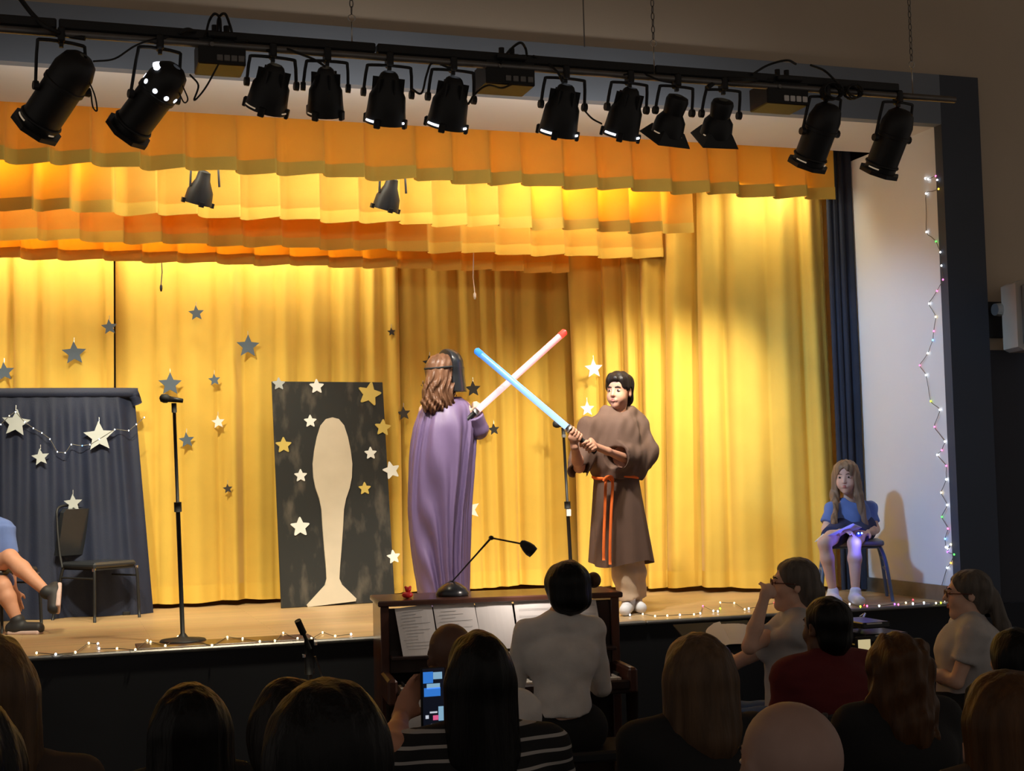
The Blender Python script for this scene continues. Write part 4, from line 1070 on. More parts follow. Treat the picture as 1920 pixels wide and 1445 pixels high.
def face_parts(c, R, s, root, iris='iris', brow='brow', child=False, bt=1.0):
    T = lambda x, y, z: c+R@(V3(x, y, z)*s)
    for x in (-1, 1):
        e = SDF(.0025*s).ell(T(x*.031, .0785, .006), V3(.0140, .0085, .0062)*s, R, .0).build('eye', 'eyewhite', root)
        SDF(.002*s).ell(T(x*.031, .0845, .006), V3(.0068, .005, .0068)*s, R, .0).build('iris', iris, e)
        SDF(.0022*s).cap(T(x*.014, .0915 if not child else .0885, .0265), T(x*.030, .0875 if not child else .085, .0305), .0034*s*bt, .0034*s*bt, .004).cap(T(x*.030, .0875 if not child else .085, .0305), T(x*.045, .079 if not child else .0775, .0265), .0034*s*bt, .0024*s*bt, .004).build('eyebrow', brow, root)
    SDF(.0025*s).cap(T(-.020, .0835, -.0525), T(0, .0935, -.0505), .0030*s, .0048*s, .004).cap(T(.020, .0835, -.0525), T(0, .0935, -.0505), .0030*s, .0048*s, .004)\
        .cap(T(-.018, .0835, -.0595), T(0, .0925, -.0615), .0030*s, .0058*s, .004).cap(T(.018, .0835, -.0595), T(0, .0925, -.0615), .0030*s, .0058*s, .004).build('lips', 'lip', root)
def hand(sd, w, d, n, curl, s=1.0, thumb=1, spread=.1, fist=False):
    """w wrist, d towards the knuckles, n palm normal; curl in radians per joint; thumb +1/-1 = side along d x n"""
    d = nrm(d); n = nrm(n-d*np.dot(n, d)); a = np.cross(d, n)*thumb      # a: towards the thumb side
    sd.ell(w+d*.045*s, V3(.050, .040, .017)*s, np.stack([d, a, n], 1), .012)
    sd.cap(w-d*.01*s, w+d*.03*s, .023*s, .022*s, .02)
    for k in range(4):
        o = (.028, .0095, -.0095, -.027)[k]; ln = (.92, 1.0, .95, .76)[k]
        p = w+d*(.083-.006*abs(k-1))*s+a*o*s; dr = nrm(d+a*o*spread*10); r0 = .0092*s
        for seg, (l, rr) in enumerate(((.040, .0090), (.026, .0083), (.020, .0074))):
            th = curl*(.75 if seg == 0 else 1.05); ct, st_ = math.cos(th), math.sin(th)
            ax = nrm(np.cross(dr, n)) if abs(np.dot(dr, n)) < .99 else a
            dr2 = dr*ct+n*st_; n2 = n*ct-dr*st_
            q = p+dr2*l*ln*s; sd.cap(p, q, r0, rr*s, .004); r0 = rr*s; p = q; dr = nrm(dr2); n = nrm(n2)
        n = nrm(np.cross(a*thumb, d))
    n = nrm(np.cross(a*thumb, d))
    p = w+d*.022*s+a*.028*s; dr = nrm(a*.75+d*.75+n*.45)
    q = p+dr*.036*s; sd.cap(p, q, .0125*s, .0105*s, .010)
    dr = nrm(dr*.6+d*.6+n*(.3+curl*.5)-a*.25*curl); q2 = q+dr*.028*s; sd.cap(q, q2, .0105*s, .0085*s, .004)

def arm(sd, sh, el, wr, b=1.0):
    sd.cap(sh, el, .046*b, .036*b, .03); sd.cap(el, el+(wr-el)*.35, .036*b, .037*b, .015); sd.cap(el+(wr-el)*.35, wr, .037*b, .023*b, .02)
def leg(sd, hp, kn, an, b=1.0):
    sd.cap(hp, kn, .078*b, .053*b, .03); m_ = kn+(an-kn)*.32; back = V3(0, 0, 0)
    sd.cap(kn, m_, .050*b, .052*b, .02); sd.cap(m_, an, .052*b, .031*b, .02)
def foot(sd, an, toe, s=1.0):
    sd.cap(an, an+V3(0, 0, -.03*s), .032*s, .034*s, .02); sd.cap(an+V3(0, 0, -.045*s)-nrm(toe-an)*.03*s, toe, .032*s, .026*s, .02)

# ---------------------------------------------------------------- person in the brown robe
def robed_boy():
    Yb = 8.17; base = atz(1165, 1146, S); x0 = xpx(1163, 900, Yb)
    bx, by = x0, Yb
    root = empty('person', (bx, by, S), 0, 'person in a brown robe with orange rope belt holding up a blue glowing sword', 'person')
    P = lambda px, py, dy: at(px, py, by+dy)
    hc = P(1161, 735, .0); fw = nrm((-.74, -.67, .02)); R = frame(fw, roll=-.03); s = .98
    shL = P(1200, 800, .04); shR = P(1103, 803, -.02)            # image right / image left shoulders
    elL = P(1203, 872, -.02); wrL = P(1140, 846, -.27)
    elR = P(1086, 876, -.10); wrR = P(1077, 838, -.30)
    pel = V3(bx, by, S+.78); neck = P(1157, 782, .02); chest = P(1155, 822, .02)
    sd = SDF(.0048)
    T = head(sd, hc, R, s, child=True)
    sd.cap(hc+R@V3(0, -.018, -.06)*s, neck, .048*s, .050*s, .02)
    sd.cap(chest+V3(-.06, 0, 0), chest+V3(.06, 0, 0), .10, .10, .03); sd.cap(chest, pel, .11, .11, .05)
    sd.cap(neck, shL, .045, .05, .03); sd.cap(neck, shR, .045, .05, .03)
    arm(sd, shL, elL, wrL, .92); arm(sd, shR, elR, wrR, .92)
    # both hands around the hilt
    h0 = P(1066, 803, -.30); h1 = P(1116, 848, -.30); ax = nrm(h0-h1)
    gR = P(1079, 815, -.31); gL = P(1104, 837, -.31)
    for w, g, th in ((wrR, gR, 1), (wrL, gL, -1)):
        d = nrm(g-w); d = nrm(d-ax*np.dot(d, ax)*.7)
        toward = nrm(V3(-.5, -.85, 0))           # knuckles face the hall
        n = nrm(np.cross(ax, d)); n = n if np.dot(n, V3(0, 1, 0)) > 0 else -n
        # palm and wrapped fingers
        a = ax
        sd.ell(g-d*.020+n*-.014, V3(.032, .038, .018), np.stack([d, a, n], 1), .008); sd.cap(w, g-d*.03, .024, .022, .015)
        for k in range(4):
            o = (.030, .010, -.010, -.029)[k]; p = g+a*o-n*.024+d*.006; r_ = .0088
            for ang in (-.3, .8, 1.9, 2.9):
                q = g+a*o*1.08+(-n*math.cos(ang)+d*math.sin(ang))*.0270; sd.cap(p, q, r_, r_*.95, .0012); p = q
        p = g+a*.034-d*.012-n*.010; q = g+a*.046+d*.004+n*.018; sd.cap(p, q, .012, .0095, .006); sd.cap(q, g+a*.030+d*.022+n*.022, .0095, .0085, .004)
    # legs and feet
    hpL, hpR = V3(bx+.035, by+.02, S+.76), V3(bx-.08, by+.02, S+.76)
    knL, knR = V3(bx+.07, by+.01, S+.42), V3(bx-.03, by-.02, S+.42)
    anL, anR = V3(bx+.095, by+.03, S+.085), V3(bx+.015, by-.05, S+.085)
    leg(sd, hpL, knL, anL, .95); leg(sd, hpR, knR, anR, .95)
    sd.build('body', 'skin_a', root)
    face_parts(hc, R, s, root, child=True, bt=1.2)
    # hair
    hd = SDF(.005); H = lambda x, y, z: hc+R@(V3(x, y, z)*s)
    hd.ell(H(0, -.016, .044), V3(.090, .106, .090)*s, R, .01).ell(H(0, -.05, -.02), V3(.074, .064, .085)*s, R, .02)
    hd.ell(H(0, .028, .078), V3(.076, .074, .052)*s, R, .02)
    hd.ell(H(-.006, .125, -.028), V3(.072, .082, .102)*s, R, .012, sub=True).box(H(0, .13, -.08), V3(.09, .085, .09)*s, R, .01, .01, sub=True)
    hd.ell(H(.080, -.004, -.012), V3(.03, .026, .040)*s, R, .004, sub=True).ell(H(-.080, -.004, -.012), V3(.03, .026, .040)*s, R, .004, sub=True)
    hd.box(H(0, .075, -.105), V3(.12, .10, .085)*s, R, .006, .006, sub=True)
    hd.plane(H(0, 0, -.085), R@V3(0, 0, -1)).disp(wrinkle(3, .006, 70, (1, 1, .5)))
    hd.build('hair', 'hair_boy', root)
    # robe: upper part
    rb = SDF(.006)
    wz = P(1155, 893, -.02)
    rb.cap(P(1125, 803, .0), P(1186, 803, .03), .080, .084, .05); rb.cap(P(1155, 815, .0), wz+V3(0, .02, .0), .150, .140, .06)
    rb.ell(P(1153, 850, -.02), (.165, .135, .20), None, .05); rb.ell(P(1183, 868, -.02), (.10, .12, .12), None, .05)
    rb.cap(P(1140, 778, .02), P(1178, 777, .03), .062, .062, .03)
    rb.cap(P(1194, 803, .04), P(1206, 850, .0), .076, .084, .05); rb.cap(P(1107, 806, -.02), P(1092, 850, -.03), .062, .068, .04)
    rb.cap(shR, shR+(elR-shR)*.85, .058, .066, .04)
    rb.cap(P(1208, 850, -.0), P(1192, 872, -.05), .085, .075, .03); rb.cone(P(1205, 858, .0), P(1158, 856, -.15), .085, .088, .02)
    rb.cone(P(1092, 845, -.02), P(1084, 885, -.12), .066, .070, .03)
    rb.ell(P(1178, 882, -.10), (.055, .06, .05), None, .03)
    rb.plane(wz+V3(0, 0, -.02), (0, 0, -1))
    rb.cone(P(1190, 858, -.05), P(1150, 857, -.18), .068, .074, .004, sub=True); rb.cone(P(1091, 862, -.06), P(1081, 893, -.14), .050, .056, .004, sub=True)
    rb.ell(P(1158, 765, .01), (.062, .062, .045), None, .012, sub=True)
    rb.disp(wrinkle(9, .014, 26, (1, 1, .5))); rb.disp(wrinkle(10, .006, 58, (1, 1, .35)))
    rb.build('robe_top', 'robe', root)
    # robe: skirt, open at the side
    rows = 26; n = 96; v = []; f = []
    z1 = wz[2]+.0; z0 = float(P(1165, 1055, 0)[2])
    for j in range(rows+1):
        q = j/rows
        for i in range(n+1):
            a = 2*math.pi*i/n; fo = (.014*math.sin(a*5+1.0)+.010*math.sin(a*9+2+q))*q
            rx = .145+.055*q+fo; ry = .125+.035*q+fo
            xx = rx*math.cos(a); v.append((wz[0]+xx+.010+.025*q, wz[1]+.02+ry*math.sin(a), z1+(z0-z1)*q+(-.02*q*math.sin(a*2+.4))))
    for j in range(rows):
        for i in range(n): a = j*(n+1)+i; f.append((a, a+n+1, a+n+2, a+1))
    mb = MB(); mb.v = v; mb.f = f; mb.m = [0]*len(f); mb.build('robe_skirt', 'robe', root, smooth=True)
    # side panel hanging behind
    # belt: ring and two tails
    ring = [(wz[0]+.010+.150*math.cos(a), wz[1]+.02+.132*math.sin(a), wz[2]-.005+.006*math.sin(a*3)) for a in np.linspace(0, 6.283, 40, endpoint=False)]
    bl_ = MB().tube(ring, .010, 8, close=True).build('rope_belt', 'orange', root, smooth=True)
    kx = P(1140, 898, -.15); fy = kx[1]
    for dx, px2 in ((-.012, 1134), (.014, 1146)):
        pts = catmull([kx+V3(dx, .0, .0), kx+V3(dx*1.8, -.012, -.03), P(px2, 960, -.185), P(px2-2, 1020, -.20), P(px2-2, 1050 if dx < 0 else 1058, -.20)], 6)
        t_ = MB().tube(pts, .0095, 8).build('rope_tail', 'orange', root, smooth=True)
    MB().tube(catmull([kx+V3(-.03, -.004, -.01), kx+V3(-.015, -.02, .012), kx+V3(.015, -.02, .012), kx+V3(.03, -.004, -.01)], 5), .011, 8).build('rope_knot', 'orange', root, smooth=True)
    # trousers
    tr_ = SDF(.007)
    for hp, kn, an, sg in ((hpL, knL, anL, 1), (hpR, knR, anR, -1)):
        tr_.cap(hp, kn, .068, .070, .03); tr_.cone(kn, an+V3(0, 0, .005), .078, .072, .03)
    tr_.disp(wrinkle(21, .011, 30, (.5, .5, 1.3))); tr_.build('trousers', 'khaki', root)
    for an, dx, dy in ((anL, -.02, -.13), (anR, -.09, -.15)):
        sh = SDF(.006); toe = an+V3(dx, dy, -.05)
        sh.cap(an+V3(0, .02, -.045), toe, .040, .036, .02).cap(an, an+V3(0, 0, -.03), .042, .042, .02).plane((0, 0, S), (0, 0, -1)).build('shoe', 'shoewhite', root)
    return h0, h1, ax
h0, h1, sax = robed_boy()
# glowing toy swords
def blade_mat(name, c0, c1, e0, e1):      # brighter towards the lit hilt end
    m = bpy.data.materials.new(name); m.use_nodes = True; nt = m.node_tree; n = nt.nodes; Lk = nt.links; p = n['Principled BSDF']
    tc = n.new('ShaderNodeTexCoord'); sx = n.new('ShaderNodeSeparateXYZ'); Lk.new(tc.outputs['Generated'], sx.inputs[0])
    cr = n.new('ShaderNodeValToRGB'); cr.color_ramp.elements[0].color = (*c0, 1); cr.color_ramp.elements[1].color = (*c1, 1); Lk.new(sx.outputs['Z'], cr.inputs[0])
    mr = n.new('ShaderNodeMapRange'); Lk.new(sx.outputs['Z'], mr.inputs[0]); mr.inputs[3].default_value = e0; mr.inputs[4].default_value = e1
    Lk.new(cr.outputs[0], p.inputs['Emission Color']); Lk.new(mr.outputs[0], p.inputs['Emission Strength']); p.inputs['Base Color'].default_value = (*c1, 1); p.inputs['Roughness'].default_value = .3
    return m
def sword(hilt_end, guard, tip, col, label, m_in, m_out):
    he, g, t = Vector(hilt_end), Vector(guard), Vector(tip); d = (t-g).normalized()
    root = empty('toy_sword', he, 0, label, 'toy sword', 'glowing toy swords')
    MB().tube([he, he.lerp(g, .8), g], [.016, .016, .020], 12).build('hilt', 'blackmetal', root, smooth=True)
    MB().tube([g-d*.015, g+d*.012], .027, 14).build('guard_ring', 'steel', root, smooth=True)
    b = MB().tube([g, t-d*.03, t-d*.012, t], [.0205, .0205, .018, .008], 14).build('blade', m_in, root, smooth=True)
    MB().tube([t-d*.05, t-d*.01, t], [.0225, .022, .010], 14).build('blade_tip', m_out, root, smooth=True)
    return root
gd = at(1066, 803, 8.17-.30); tipB = at(891, 655, 8.12)
sword(h1, gd, tipB, 'b', 'blue glowing toy sword held in both hands by the robed person',
      blade_mat('blue_blade', (.62, .82, 1.0), (.07, .24, .80), .95, .75), emis('blue_tip', (.03, .20, .85), .8))
MB_cross = None

# ---------------------------------------------------------------- person in the purple cloak
def cloaked():
    by = 8.22; P = lambda px, py, dy=0.: at(px, py, by+dy)
    c0 = P(828, 900); root = empty('person', (c0[0], by, S), 0, 'person in a long purple cloak and black mask, wavy brown hair, seen from behind', 'person')
    fw = nrm((.93, .36, 0.)); R = frame(fw, roll=0.03); s = 1.0
    hc = P(832, 700); neck = P(829, 752); chest = P(827, 800); pel = V3(c0[0], by, S+.82)
    shN = P(800, 770, .03); shF = P(868, 764, .06)
    sd = SDF(.008); head(sd, hc, R, s)
    sd.cap(hc+R@V3(0, -.018, -.06), neck, .045, .048, .02); sd.cap(chest, pel, .10, .10, .04); sd.cap(neck, shN, .04, .045, .03); sd.cap(neck, shF, .04, .045, .03)
    el = P(897, 805, .02); wr = P(890, 782, -.05)
    arm(sd, shF, el, wr, .85); arm(sd, shN, P(800, 850, .1), P(850, 840, .25), .85)
    hand(sd, wr, nrm(P(893, 772, -.06)-wr), V3(0, 1, 0), 1.3, .85, 1)
    for x in (-.07, .07):
        leg(sd, V3(c0[0]+x, by, S+.8), V3(c0[0]+x, by+.01, S+.45), V3(c0[0]+x, by, S+.09), .9); foot(sd, V3(c0[0]+x, by, S+.09), V3(c0[0]+x+.09, by+.08, S+.03), .95)
    sd.build('body', 'skin_b', root); face_parts(hc, R, s, root)
    # wavy hair
    hr = SDF(.005); H = lambda x, y, z: hc+R@(V3(x, y, z)*s)
    hr.ell(H(0, -.016, .036), V3(.086, .106, .088), R, .01).ell(H(0, -.055, -.02), V3(.080, .060, .10), R, .03)
    hr.ell(P(822, 735, -.06), (.105, .055, .13), None, .04); hr.ell(P(820, 757, -.07), (.100, .050, .06), None, .03)
    hr.box(H(0, .125, -.04), V3(.10, .085, .13), R, .01, .01, sub=True)
    def waves(Pt):
        u = (Pt[:, 0]-hc[0]); z = Pt[:, 2]; g = np.clip((hc[2]+.02-z)/.1, 0, 1)
        return .0022*np.sin(u*210+6*np.sin(z*12+u*9))-.008*g*np.sin(u*150+4.0*np.sin(z*26)+1.5*np.sin(u*40))+.004*g*np.sin(u*330+3*np.sin(z*40+u*20))
    hr.disp(waves); hr.build('hair', 'hair_copper', root)
    # black mask strapped over the face: dome, cheek guard and strap
    mk = SDF(.005)
    mk.ell(H(0, .030, .050), V3(.098, .100, .104), R, .01); mk.cone(H(0, .040, .030), H(0, .044, -.115), .092, .108, .02)
    mk.box(H(0, -.105, -.02), V3(.14, .105, .20), R, .004, .004, sub=True); mk.ell(H(0, .010, -.02), V3(.074, .098, .13), R, .004, sub=True)
    mk.plane(H(0, 0, -.115), R@V3(0, 0, -1)); mk.build('mask', 'vinyl', root)
    ring = [H(.093*math.cos(a), -.012+.112*math.sin(a), .038+.012*math.sin(a)) for a in np.linspace(math.pi*.98, math.pi*2.02, 24)]
    MB().tube(ring, .007, 6).build('mask_strap', 'rubber', root, smooth=True)
    # cloak
    prof = [(745, 822, 866, .055), (752, 802, 876, .085), (764, 790, 885, .115), (800, 779, 890, .145), (850, 773, 887, .155), (900, 771, 884, .16), (950, 770, 880, .165), (1000, 773, 878, .17), (1050, 779, 876, .175), (1112, 790, 875, .18), (1160, 794, 876, .185)]
    n = 150; v = []; f = []; rowsN = 44
    ys = [p_[0] for p_ in prof]
    for j in range(rowsN+1):
        y = 744+(1158-744)*j/rowsN
        l, r_, ry = [np.interp(y, ys, [p_[k] for p_ in prof]) for k in (1, 2, 3)]
        a_, b_ = P(l, y), P(r_, y); cxm, rx = (a_[0]+b_[0])/2, (b_[0]-a_[0])/2; z = max((a_[2]+b_[2])/2, S+.015); q = j/rowsN
        am = .022*min(1, q*5)
        for i in range(n):
            a = 2*math.pi*i/n
            aw = a+.22*math.sin(q*2.6+a*2)+.12*math.sin(q*5+a*3+1); a0 = a; a = aw; am = (.015+.016*(.5+.5*math.sin(a0*3+1)))*min(1, q*5)
            fo = am*(math.sin(a*7+1.3*math.sin(q*2.5)+.5)*.55+math.sin(a*12+2*q+1)*.4+.45*math.sin(a*21+3*math.sin(q*3)+2)+.7*max(0, math.sin(a*4+q*1.2+2))**4)
            a = a0
            v.append((cxm+(rx+fo*.5)*math.cos(a), by+.02+(ry+fo*1.5)*math.sin(a), z))
    for j in range(rowsN):
        for i in range(n): a = j*n+i; b = j*n+(i+1) % n; f.append((a, a+n, b+n, b))
    mb = MB(); mb.v = v; mb.f = f; mb.m = [0]*len(f); mb.build('cloak', 'cape', root, smooth=True)
    sl = SDF(.006); sl.cap(P(866, 775, .02), P(898, 806, .0), .062, .058, .02).cone(P(897, 806, .0), P(888, 778, -.045), .058, .060, .02).disp(wrinkle(4, .007, 34)).build('sleeve', 'cape', root)
    return wr
wrC = cloaked()
g2 = at(893, 771, 8.22-.07); t2_ = at(1061, 620, 8.05)
cr_dir = nrm(t2_-g2)
sword(g2-cr_dir*.14, g2, t2_, 'r', 'red glowing toy sword held by the person in the purple cloak',
      blade_mat('red_blade', (1.0, .72, .74), (.90, .22, .22), .95, .8), emis('red_tip', (.95, .03, .02), .8))

# ---------------------------------------------------------------- girl on the chair at the right
def school_chair(c, rz, label):
    t = empty('school_chair', c, rz, label, 'chair'); Lk = dict(local=True)
    sd = SDF(.008); sd.box((0, .02, .38), (.18, .18, .006), None, .012, .01).box((0, -.185, .52), (.15, .010, .07), rotx(.2), .02, .01).cap((-.1, -.17, .40), (-.1, -.18, .52), .02, .02, .05).cap((.1, -.17, .40), (.1, -.18, .52), .02, .02, .05)
    sh = sd.build('shell', 'greymetal', None, origin=(0, 0, 0)); setparent(sh, t)
    for sx in (-1, 1):
        MB().tube(catmull([(sx*.23, .21, 0), (sx*.20, .17, .25), (sx*.17, .10, .355), (sx*.17, -.06, .355), (sx*.20, -.14, .25), (sx*.23, -.19, .0)], 6), .012, 8).build('leg', bluesteel, t, smooth=True, **Lk)
        MB().tube([(sx*.205, .178, .20), (sx*.210, -.155, .20)], .009, 6).build('stretcher', bluesteel, t, **Lk)
        MB().tube([(sx*.192, .165, .27), (sx*.197, -.135, .27)], .009, 6).build('stretcher', bluesteel, t, **Lk)
    MB().tube([(-.17, .10, .35), (.17, .10, .35)], .010, 6).tube([(-.17, -.05, .35), (.17, -.05, .35)], .010, 6).build('seat_bar', bluesteel, t, **Lk)
    return t
bluesteel = mat('blue_grey_tube', (.10, .16, .26), .4, .05, metal=.3)
def seated_girl():
    by = 8.22; P = lambda px, py, dy=0.: at(px, py, by+dy)
    c0 = P(1597, 990); cx0 = c0[0]; rz = math.radians(180-28)
    school_chair((cx0, by, S), rz, 'grey plastic school chair with bent tube legs under the seated girl')
    root = empty('person', (cx0, by, S+.0), 0, 'girl in blue T-shirt with long light brown hair seated at the right of the stage', 'person')
    fwd = nrm((-.47, -.88, 0))
    hc = P(1587, 895, -.02); R = frame(nrm((-.66, -.74, -.05)), roll=.02); s = .97
    seat = S+.40
    pel = V3(cx0, by+.03, seat+.09); neck = P(1592, 938); chest = P(1594, 968)
    shA = P(1560, 953, -.02); shB = P(1629, 952, .03)
    elA = P(1549, 992, -.06); wrA = P(1572, 998, -.20); elB = P(1641, 992, -.03); wrB = P(1625, 999, -.19)
    hA, hB = V3(cx0-.07, by, seat+.07), V3(cx0+.07, by, seat+.07)
    kA = P(1546, 1018, -.28); kB = P(1602, 1018, -.30)
    aA = P(1562, 1112, -.26); aB = P(1604, 1108, -.36)
    for a in (aA, aB): a[2] = S+.085
    sd = SDF(.006); head(sd, hc, R, s, child=True)
    sd.cap(hc+R@V3(0, -.018, -.06)*s, neck, .038, .040, .02); sd.cap(chest, pel, .085, .10, .04); sd.cap(neck, shA, .034, .036, .03); sd.cap(neck, shB, .034, .036, .03)
    arm(sd, shA, elA, wrA, .82); arm(sd, shB, elB, wrB, .82)
    hand(sd, wrA, P(1590, 994, -.28)-wrA, V3(0, .2, -1), .35, .8, -1); hand(sd, wrB, P(1608, 998, -.28)-wrB, V3(0, .2, -1), .5, .8, 1)
    leg(sd, hA, kA, aA, .82); leg(sd, hB, kB, aB, .82)
    sd.build('body', 'skin_b', root); face_parts(hc, R, s, root, brow='hair_brown', child=True, bt=.75)
    hr = SDF(.005); H = lambda x, y, z: hc+R@(V3(x, y, z)*s)
    hr.ell(H(0, -.016, .034), V3(.084, .104, .088)*s, R, .01).ell(H(0, -.06, -.05), V3(.085, .055, .13)*s, R, .03)
    hr.ell(H(0, .020, .060), V3(.078, .078, .058)*s, R, .02)
    for sx, px2 in ((1, 1564), (-1, 1622)):
        b_ = H(-sx*.078, .030, -.13) if px2 < 1600 else H(-sx*.080, .030, -.13)
        tgt_ = P(px2, 982, -.13); top_ = H(-.070, .025, .02) if px2 > 1600 else H(.070, .025, .02)
        mid_ = H(-.080, .035, -.12) if px2 > 1600 else H(.080, .035, -.12)
        hr.cap(top_, mid_, .026, .030, .02); hr.cap(mid_, tgt_, .032, .018, .02)
    hr.cap(H(0, -.075, -.08), H(0, -.10, -.25), .075, .06, .03)
    hr.ell(H(0, .108, -.036), V3(.060, .070, .102)*s, R, .012, sub=True)
    hr.disp(lambda Q: .003*np.sin((Q[:, 0]-hc[0])*190+2*np.sin(Q[:, 2]*20))+.002*np.sin(Q[:, 1]*160))
    hr.build('hair', 'hair_girl', root)
    sh = SDF(.006)
    sh.cap(chest+V3(-.035, 0, .0), chest+V3(.035, 0, 0), .098, .098, .04).cap(chest, pel+V3(0, 0, .03), .108, .125, .05).cap(neck+V3(0, 0, -.03), shA, .045, .046, .04).cap(neck+V3(0, 0, -.03), shB, .045, .046, .04)
    sh.cone(shA, shA+(elA-shA)*.72, .048, .052, .03).cone(shB, shB+(elB-shB)*.72, .048, .052, .03).cap(shA, shA+V3(.001, 0, 0), .047, .047, .02).cap(shB, shB+V3(.001, 0, 0), .047, .047, .02)
    sh.ell(neck+V3(0, -.03, .03), (.05, .06, .045), None, .01, sub=True).disp(wrinkle(8, .012, 34)).build('shirt', 'blueshirt', root)
    so = SDF(.007)
    for h, k in ((hA, kA), (hB, kB)): so.cone(h, h+(k-h)*.62, .088, .074, .03)
    so.cap(hA, hB, .105, .105, .03).build('shorts', 'shortblue', root)
    for a, sg in ((aA, -1), (aB, 1)):
        q = SDF(.006); toe = a+V3(-.05, -.13, -.048); q.cap(a+V3(0, .02, -.045), toe, .038, .033, .02).cap(a, a+V3(0, 0, -.03), .036, .038, .02).plane((0, 0, S), (0, 0, -1)).build('shoe', 'shoewhite', root)
    # things on her lap
    q = [P(1528, 1026, -.25), P(1600, 992, -.33), P(1618, 1000, -.20), P(1545, 1010, -.12)]
    n = V3(0, 0, .004); vs_ = [x+V3(0, 0, .035) for x in q]+[x+V3(0, 0, .039) for x in q]
    tag(MB().add(vs_, [(0, 3, 2, 1), (4, 5, 6, 7), (0, 1, 5, 4), (1, 2, 6, 5), (2, 3, 7, 6), (3, 0, 4, 7)]).build('clipboard', 'paper'), 'thin pale board lying across the lap of the seated girl', 'board')
    g = P(1610, 1001, -.34)
    gl = empty('glow_toy', g, 0, 'small toy shining blue in the hands of the seated girl', 'toy')
    SDF(.004).ell(g, (.022, .018, .018)).build('body', 'shortblue', gl)
    for dx in (-.012, .012): MB().lathe([(.003, -.006), (.007, 0), (.003, .006)], 8, base=g+V3(dx, -.018, .006)).build('bulb', emis('toy_bulb', (.10, .2, 1.0), 9), gl, smooth=True)
    d = bpy.data.lights.new('glow_light', 'POINT'); d.energy = 1.3; d.color = (.08, .10, 1.0); d.shadow_soft_size = .02
    o = bpy.data.objects.new('glow_light', d); COL.objects.link(o); o.location = Vector(g+V3(-.02, -.05, -.04))
seated_girl()

# ---------------------------------------------------------------- girl cropped by the left edge
def left_girl():
    by = 9.15; P = lambda px, py, dy=0.: at(px, py, by+dy)
    cx0 = float(P(-25, 1080)[0]); root = empty('person', (cx0, by, S), 0, 'person with crossed bare legs and dark sneakers, cut by the left edge', 'person')
    hc = P(-40, 930); R = frame(nrm((.55, -.8, 0))); s = 1.0
    pel = V3(cx0, by+.02, S+.50); neck = P(-35, 968); chest = P(-30, 1000)
    shB = P(10, 990, -.02); shA = P(-85, 990, 0)
    elB = P(18, 1045, -.04); wrB = P(26, 1108, -.12); elA = P(-95, 1050, 0); wrA = P(-60, 1090, -.2)
    hA, hB = P(-45, 1080, -.0), P(-8, 1085, .0)
    kA = P(18, 1045, -.20); aA = P(88, 1110, -.34)          # crossed leg, ankle out to the right
    kB = P(5, 1100, -.25); aB = P(33, 1152, -.30)
    aB[2] = S+.08
    sd = SDF(.007); head(sd, hc, R, s); sd.cap(hc+R@V3(0, -.018, -.06), neck, .045, .048, .02)
    sd.cap(chest, pel, .10, .11, .04); sd.cap(neck, shB, .04, .042, .03); sd.cap(neck, shA, .04, .042, .03)
    arm(sd, shB, elB, wrB, .80); arm(sd, shA, elA, wrA, .85); hand(sd, wrB, V3(.25, -.1, -1), V3(0, .9, .1), .4, .85, 1); hand(sd, wrA, V3(.5, -.3, -.5), V3(0, 1, 0), .5, .85, 1)
    leg(sd, hA, kA, aA, .95); leg(sd, hB, kB, aB, .95); sd.build('body', 'skin_a', root); face_parts(hc, R, s, root)
    # ink on the shin
    hr = SDF(.008); H = lambda x, y, z: hc+R@V3(x, y, z)
    hr.ell(H(0, -.016, .034), V3(.086, .106, .09), R, .01).ell(H(0, -.05, -.06), V3(.09, .06, .14), R, .03).ell(H(0, .10, -.03), V3(.066, .07, .1), R, .012, sub=True).build('hair', 'hair_grey', root)
    sh = SDF(.007); sh.cap(chest, pel+V3(0, 0, .02), .125, .13, .05).cap(neck+V3(0, 0, -.02), shB, .05, .058, .03).cap(neck+V3(0, 0, -.02), shA, .05, .058, .03).cone(shB, shB+(elB-shB)*.9, .062, .060, .03).cone(shA, shA+(elA-shA)*.8, .06, .058, .03)
    sh.disp(wrinkle(18, .008, 30)).build('shirt', 'blueshirt', root)
    so = SDF(.008); so.cone(hA, hA+(kA-hA)*.45, .10, .085, .03).cone(hB, hB+(kB-hB)*.6, .10, .085, .03).cap(hA, hB, .11, .11, .03).build('shorts', 'blueshirt', root)
    for a, u, down in ((aA, nrm((-.05, -.72, -.62)), nrm((.92, -.20, -.20))), (aB, nrm((.90, -.42, 0)), V3(0, 0, -1))):
        down = nrm(down-u*np.dot(down, u)); low = a+down*.045
        q = SDF(.006).cap(low-u*.035, low+u*.13, .040, .036, .02).cap(a, low, .042, .040, .02)
        pl_ = low+down*.024; q.plane(pl_, down)
        so_ = q.build('sneaker', 'shoeblack', root)
        rt_ = np.cross(u, down)
        SDF(.005).box(pl_+u*.048, (.088, .030, .004), np.stack([u, rt_, down], 1), .010).build('sole', 'sole', so_)
    padded_chair('padded_chair', 'black chair under the person with crossed legs at the left edge', (cx0+.05, by+.05, S), math.radians(-128))
left_girl()
